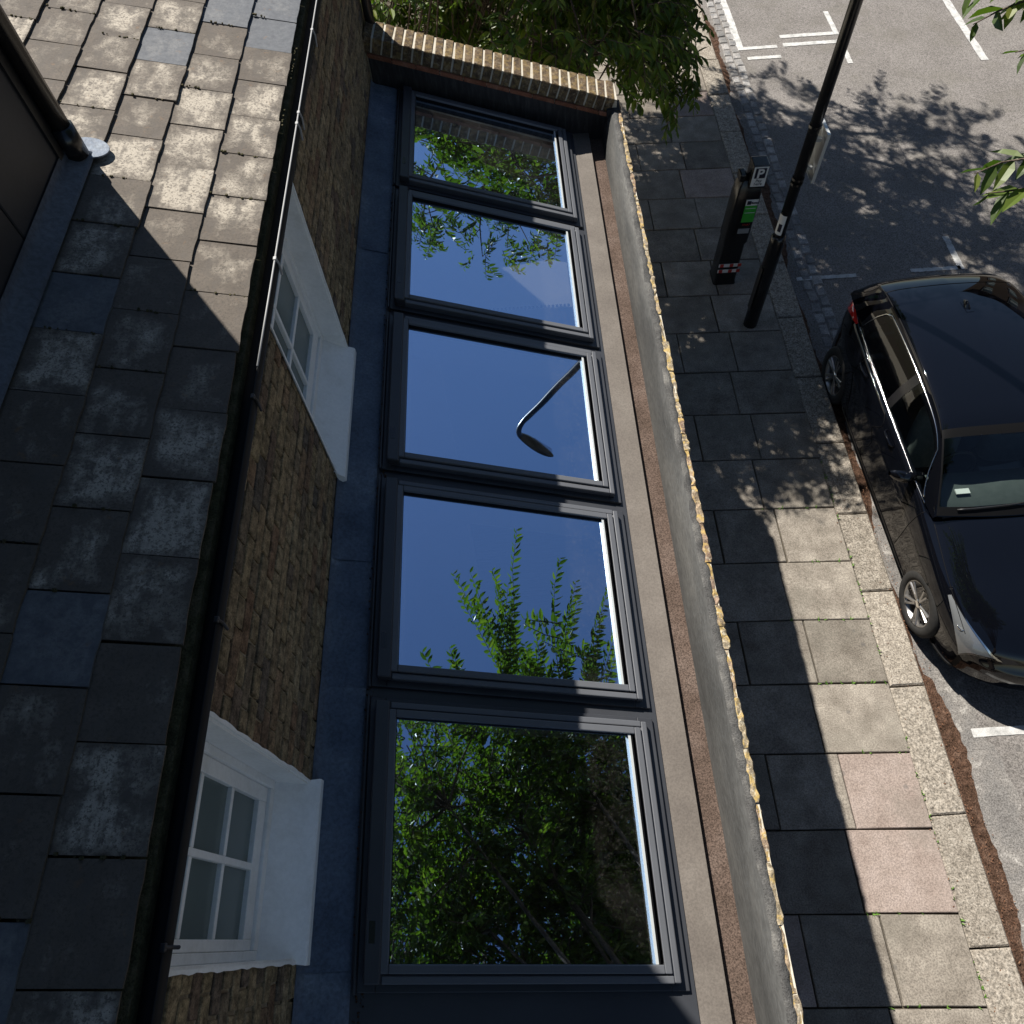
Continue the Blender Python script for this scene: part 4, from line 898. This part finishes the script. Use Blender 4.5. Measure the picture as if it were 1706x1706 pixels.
def tree(name, label, base, fork, targets, ells, nsub, ntw, reject, seed, extra_twigs=(), fills=(), leafL=(.07, .115), group=None, lt=1):
    rg = np.random.default_rng(seed); t = thing(name, label, 'tree', base, group)
    wood = MB(); base = np.array(base, float); fork = np.array(fork, float)
    mid = (base+fork)/2 + rg.normal(0, .08, 3)
    wood.tube([tuple(base - [0,0,.1]), tuple(base + [0,0,.25]), tuple(mid), tuple(fork)], [.20, .155, .125, .11], 10)
    LP, LD, LN, LL = [], [], [], []
    def twig(p, d, L, k, droop):
        pts = [p]; q = p.copy(); dd = d/np.linalg.norm(d)
        for i in range(5):
            dd = dd + np.array([0, 0, -droop]) + rg.normal(0, .07, 3); dd /= np.linalg.norm(dd); q = q + dd*L/5; pts.append(q.copy())
        for q in pts[1::2] + [pts[-1]]:
            if reject(q): return False
        for i in range(k):
            u = (i+.6)/k*5; a = min(4, int(u)); q = pts[a] + (pts[a+1]-pts[a])*(u-a); dl = pts[a+1]-pts[a]; dl /= np.linalg.norm(dl)
            sd = np.cross(dl, [0,0,1.]); sd /= np.linalg.norm(sd)+1e-6
            ld = dl*.55 + sd*(.75 if i % 2 else -.75) + np.array([0, 0, -.45]) + rg.normal(0, .22, 3); ld /= np.linalg.norm(ld)
            nn = np.array([0, 0, 1.]) + rg.normal(0, .35, 3)
            LP.append(q); LD.append(ld); LN.append(nn); LL.append(rg.uniform(*leafL)*(1 if i < k-2 else .7))
        wood.tube([tuple(pts[0]), tuple(pts[2]), tuple(pts[4]), tuple(pts[5])], [.006, .0045, .003, .0015], 4, False); return True
    limbs = [fork]
    inside = lambda p: any((((p-c)/r)**2).sum() < 1 for c, r in ells)
    for T in targets:
        T = np.array(T, float); c1 = fork + (T-fork)*.4 + np.array([0, 0, .5]) + rg.normal(0, .15, 3)
        ss = np.linspace(0, 1, 10); pts = [fork*(1-u)**2 + 2*c1*u*(1-u) + T*u*u for u in ss]
        wood.tube([tuple(p) for p in pts], [(.075*(1-.85*u)+.006)*lt for u in ss], 7)
        limbs += pts[3:]
        for _ in range(nsub):
            u = rg.uniform(.30, 1); p = fork*(1-u)**2 + 2*c1*u*(1-u) + T*u*u
            d = rg.normal(0, 1, 3); d[2] = d[2]*.55 + .12; d /= np.linalg.norm(d); L = rg.uniform(.5, 1.25); got = False; sp_ = [p]
            q = p.copy(); dd = d.copy()
            for i in range(4): dd = dd + np.array([0, 0, -.10]) + rg.normal(0, .12, 3); dd /= np.linalg.norm(dd); q = q + dd*L/4; sp_.append(q.copy())
            for _k in range(ntw):
                w_ = rg.uniform(.25, 1)*4; a = min(3, int(w_)); st = sp_[a] + (sp_[a+1]-sp_[a])*(w_-a)
                if not inside(st): continue
                td = (sp_[a+1]-sp_[a])/np.linalg.norm(sp_[a+1]-sp_[a]) + rg.normal(0, .55, 3)
                got |= twig(st, td, rg.uniform(.25, .5), int(rg.integers(8, 14)), .13)
            if got and not any(reject(x) for x in sp_): wood.tube([tuple(x) for x in sp_], [.014, .011, .009, .007, .005], 5, False)
    LM = np.array(limbs)
    for c, r, n in fills:
        for _ in range(n):
            d = rg.normal(0, 1, 3); d /= np.linalg.norm(d); p = np.array(c) + d*np.array(r)*rg.uniform(.15, 1)**.45
            if reject(p): continue
            got = False
            for _k in range(6):
                td = d*.6 + rg.normal(0, .6, 3); got |= twig(p + rg.normal(0, .10, 3), td, rg.uniform(.28, .5), int(rg.integers(9, 15)), .14)
            q = LM[np.argmin(((LM-p)**2).sum(1))]; mid = (p+q)/2 + np.array([0, 0, .12])
            if got and not reject(mid): wood.tube([tuple(q), tuple(mid), tuple(p)], [.016, .011, .006], 5, False)
    for p, d, L, k in extra_twigs:
        reject = lambda q: False
        lo = leafL; leafL = (lo[0]*1.25, lo[1]*1.25) if L > .6 else lo; twig(np.array(p, float), np.array(d, float), L, k, .05); leafL = lo
    wood.build('trunk', M['bark'], t, True, fixn=False)
    LP, LD, LN, LL = map(np.array, (LP, LD, LN, LL)); LW = LL*.36
    V = leaf_mesh_arrays(LP, LD, LN, LL, LW)
    Q = (LP - np.array([0, 0, CAMZ])) @ R; ok = Q[:, 2] > .1; px = np.where(ok, Q[:, 0]/np.where(ok, Q[:, 2], 1)*FPX+853, -1e5); py = np.where(ok, Q[:, 1]/np.where(ok, Q[:, 2], 1)*FPX+853, -1e5)
    vis = ok & (px > -30) & (px < 1736) & (py > -30) & (py < 1736)
    size = np.where(vis, LL/np.linalg.norm(Q, axis=1), 0); order = np.argsort(-size); pick = [i for i in order[:300] if size[i] > 0]; ps = set(pick)
    keep = np.array([i for i in range(len(LP)) if i not in ps])
    F = (np.arange(len(keep))*8)
    VV = V[keep].reshape(-1, 3); me = bpy.data.meshes.new('crown')
    faces = [tuple(int(b)+q for q in f) for b in F for f in LF]
    me.from_pydata(VV.tolist(), [], faces)
    crown = mkobj('crown', me, M['leaf'], t)
    lm = make_leaf_mesh()
    for i in pick:
        d, n = LD[i], LN[i]; s = np.cross(d, n); s /= np.linalg.norm(s); n2 = np.cross(s, d)
        mat = Matrix(((d[0], s[0], n2[0], LP[i][0]), (d[1], s[1], n2[1], LP[i][1]), (d[2], s[2], n2[2], LP[i][2]), (0, 0, 0, 1))) @ Matrix.Scale(LL[i], 4)
        o = mkobj('leaf', lm, None, crown); o.matrix_parent_inverse = Matrix.Identity(4); 
        o.matrix_basis = wmat(crown).inverted() @ mat
    return len(LP)
def rejA(p):
    q = proj(p)
    if q is None: return False
    x, y = q
    if not (-40 < x < 1746 and -40 < y < 1746): return False
    if p[1] < 5.75 and x < 1000: return True
    if x > 1185: return True
    if x > 990: return y > 60 + 130*math.exp(-((x-1090)/90)**2) + (60 if 1100 < x < 1170 else 0)
    return y > 175 or (p[0] < -.8 and p[1] < 5.9)
nA = tree('street_tree', 'leafy green tree overhanging the far end of the extension and the road', (1.55, 12.3, 0), (1.7, 12.0, 2.6),
     [(.2,9.2,6.2), (1.3,8.9,5.2), (2.6,9.2,5.4), (3.9,9.9,5.6), (4.3,11.5,5.2), (3.6,13.2,5.6), (2,13.9,6.2), (.2,13,6.4), (-.6,11.2,6.4), (1.6,11,7.8), (3,11,7.3), (2.2,12.4,7.2), (.7,9.8,4.4), (2.9,10.2,4.2), (1.9,9.6,6.6), (3.2,9.4,4.6),
      (.2,7.4,3.4), (.9,7.6,3.0), (-.3,7.0,3.7), (1.5,7.7,3.0), (.5,6.8,3.5), (1.3,7.2,2.6), (-.5,7.7,3.6), (1.9,8.4,3.2), (.9,6.6,3.9), (1.7,7.0,4.3), (.2,8.2,4.6)],
     [(np.array([1.9,11.3,5.6]), np.array([3.0,3.4,2.9])), (np.array([.7,7.5,3.5]), np.array([1.7,1.7,1.6])), (np.array([1.6,9.0,4.3]), np.array([2.2,1.8,1.8]))], 10, 6, rejA, 5, leafL=(.08,.145), fills=(((.3,7.2,4.1), (1.1,.9,.8), 75), ((1.9,11.4,5.7), (3.0,3.2,2.6), 230), ((.5,8.1,2.8), (1.8,2.1,1.3), 360), ((.5,10.0,4.6), (2.1,2.2,1.7), 190), ((2.3,9.6,4.4), (1.5,1.5,1.3), 70), ((1.8,8.2,4.7), (1.6,1.1,1.2), 30), ((.6,12.0,5.0), (1.7,1.6,1.5), 110), ((3.3,10.6,6.0), (1.6,1.8,1.5), 45)))
def rejB(p):
    q = proj(p)
    if q is None: return False
    x, y = q
    return -60 < x < 1766 and -60 < y < 1766
tw = []
for (x, y, z), (dx, dy, dz), L, k in (((1.75,2.20,5.44), (-1,-.02,-.05), .42, 17), ((1.72,2.30,5.36), (-1,.1,-.1), .33, 13), ((1.80,2.06,5.38), (-1,.08,-.12), .36, 14), ((1.80,1.93,5.07), (-1,0,.02), .40, 15), ((1.74,1.86,5.0), (-1,.05,-.05), .28, 11), ((1.62,2.32,5.42), (-1,.1,.0), .25, 10)):
    tw.append(((x, y, z), (dx, dy, dz), L, k))
for a, b, k in (((3.0,2.2,7.8), (2.85,4.7,8.4), 60), ((3.0,2.2,7.8), (2.1,3.9,8.1), 46), ((2.6,2.0,7.7), (2.7,3.9,8.0), 46), ((2.3,1.9,7.7), (1.8,3.0,8.2), 34), ((3.4,2.3,7.7), (3.7,4.3,8.0), 50), ((3.4,2.2,7.8), (3.3,3.6,8.4), 40), ((3.7,2.2,7.6), (4.5,4.1,7.6), 46), ((2.9,2.0,7.6), (3.1,3.2,7.9), 40), ((3.6,2.1,7.6), (4.1,3.4,7.9), 40), ((2.0,1.9,7.8), (2.2,2.9,8.3), 30)):
    d = np.array(b) - np.array(a); L = float(np.linalg.norm(d)); d /= L
    for o_ in (0, .06, -.07, .11): tw.append((tuple(np.array(a) + o_), tuple(d + np.array([o_, 0, .16])), L*(1-abs(o_)*2), k))
nB = tree('street_tree', 'leafy tree whose branch tips hang in above the road beside the car', (3.0, -2.9, 0), (3.1, -2.5, 3.4),
     [(1.5,-.2,8.2), (2.2,.6,8.6), (3.2,.9,8.9), (4.2,.6,9.0), (5,0,8.6), (4.6,-1.6,8.8), (3.2,-1.2,9.6), (2,-1.4,9), (3,.2,10), (2.7,1.5,8.2), (3.8,1.7,8.6), (1.8,1.2,7.6), (4.4,1.4,7.8), (2.9,.5,7.4), (3.7,.3,7.5), (2.0,.1,7.2), (3.3,2.3,8.0), (4.2,2.6,8.4), (2.4,.9,9.8), (5.2,1.1,9.4)],
     [(np.array([3.3,.2,8.7]), np.array([2.5,2.35,2.0]))], 14, 9, rejB, 6, tw, fills=(((3.3,.2,8.9), (2.5,2.3,1.9), 430), ((3.0,1.2,7.9), (2.0,1.2,.8), 110)), lt=.6)
# long shoots of the second tree that reach out over the street
print('leaves', nA, nB)

# ================================================================== unseen terrace added across the road to shut out sky, reflected in the car
def terraced(y0, door_side, label, mat):
    t = thing('added_terraced_house', label, 'house', (15.6, y0+3, 0), 'added terrace across the road')
    w = MB(); x0, x1, H = 15.0, 23.0, 8.6; ops = []
    for fl, (z0, z1) in enumerate(((.9, 2.7), (3.9, 5.7), (6.6, 8.0))):
        for k, yy in enumerate((y0+1.0, y0+3.9)):
            if fl == 0 and k == door_side: ops.append((yy+.1, yy+1.1, .05, 2.3, 'door'))
            else: ops.append((yy, yy+1.15, z0, z1, 'window'))
    cuts = sorted(set([y0, y0+6] + [q for o in ops for q in o[:2]]))
    for a, b in zip(cuts[:-1], cuts[1:]):
        hs = sorted((o[2], o[3]) for o in ops if o[0] < (a+b)/2 < o[1]); z = 0
        for u, v in hs: w.box(x0, x0+.3, a, b, z, u); z = v
        w.box(x0, x0+.3, a, b, z, H)
    w.box(x0+.3, x1, y0, y0+.3, 0, H); w.box(x0+.3, x1, y0+5.7, y0+6, 0, H); w.box(x1, x1+.3, y0, y0+6, 0, H)
    w.build('wall', mat, t)
    r = MB(); xm = (x0+x1+.3)/2
    for a, b in ((x0-.3, xm), (x1+.6, xm)): r.quad((a, y0-.01, H-.15), (a, y0+6.01, H-.15), (b, y0+6.01, H+2.6), (b, y0-.01, H+2.6))
    rf_ = r.build('roof', M['cladding'], t); MB().box(xm-.4, xm+.4, y0+.1, y0+.9, H+1.8, H+3.6).build('chimney', mat, rf_)
    for a, b, z0, z1, kd in ops:
        f = MB(); c = .07; f.box(x0+.10, x0+.18, a, a+c, z0, z1); f.box(x0+.10, x0+.18, b-c, b, z0, z1); f.box(x0+.10, x0+.18, a+c, b-c, z0, z0+c); f.box(x0+.10, x0+.18, a+c, b-c, z1-c, z1); f.box(x0+.11, x0+.17, a+c, b-c, (z0+z1)/2-.03, (z0+z1)/2+.03)
        o = f.build(kd, M['white'], t); MB().box(x0+.13, x0+.14, a+c, b-c, z0+c, z1-c).build('pane' if kd == 'window' else 'panel', M['win_glass'] if kd == 'window' else M['print_dark'], o)
for i_, (yy, ds, lb, mm_) in enumerate(((-9, 0, 'added brown brick terraced house across the road with door beside its party wall', M['dark_brick']), (-3, 1, 'added grey brown terraced house with white sash windows opposite the open end of the extension', M['dark_stock']), (3, 0, 'added brown terraced house with white sash windows opposite the parked car', M['dark_brick']), (9, 1, 'added grey brown terraced house with white sash windows opposite the ticket machine', M['dark_stock']), (15, 0, 'added brown terraced house at the far end of the row across the road', M['dark_brick']))): terraced(yy, ds, lb, mm_)
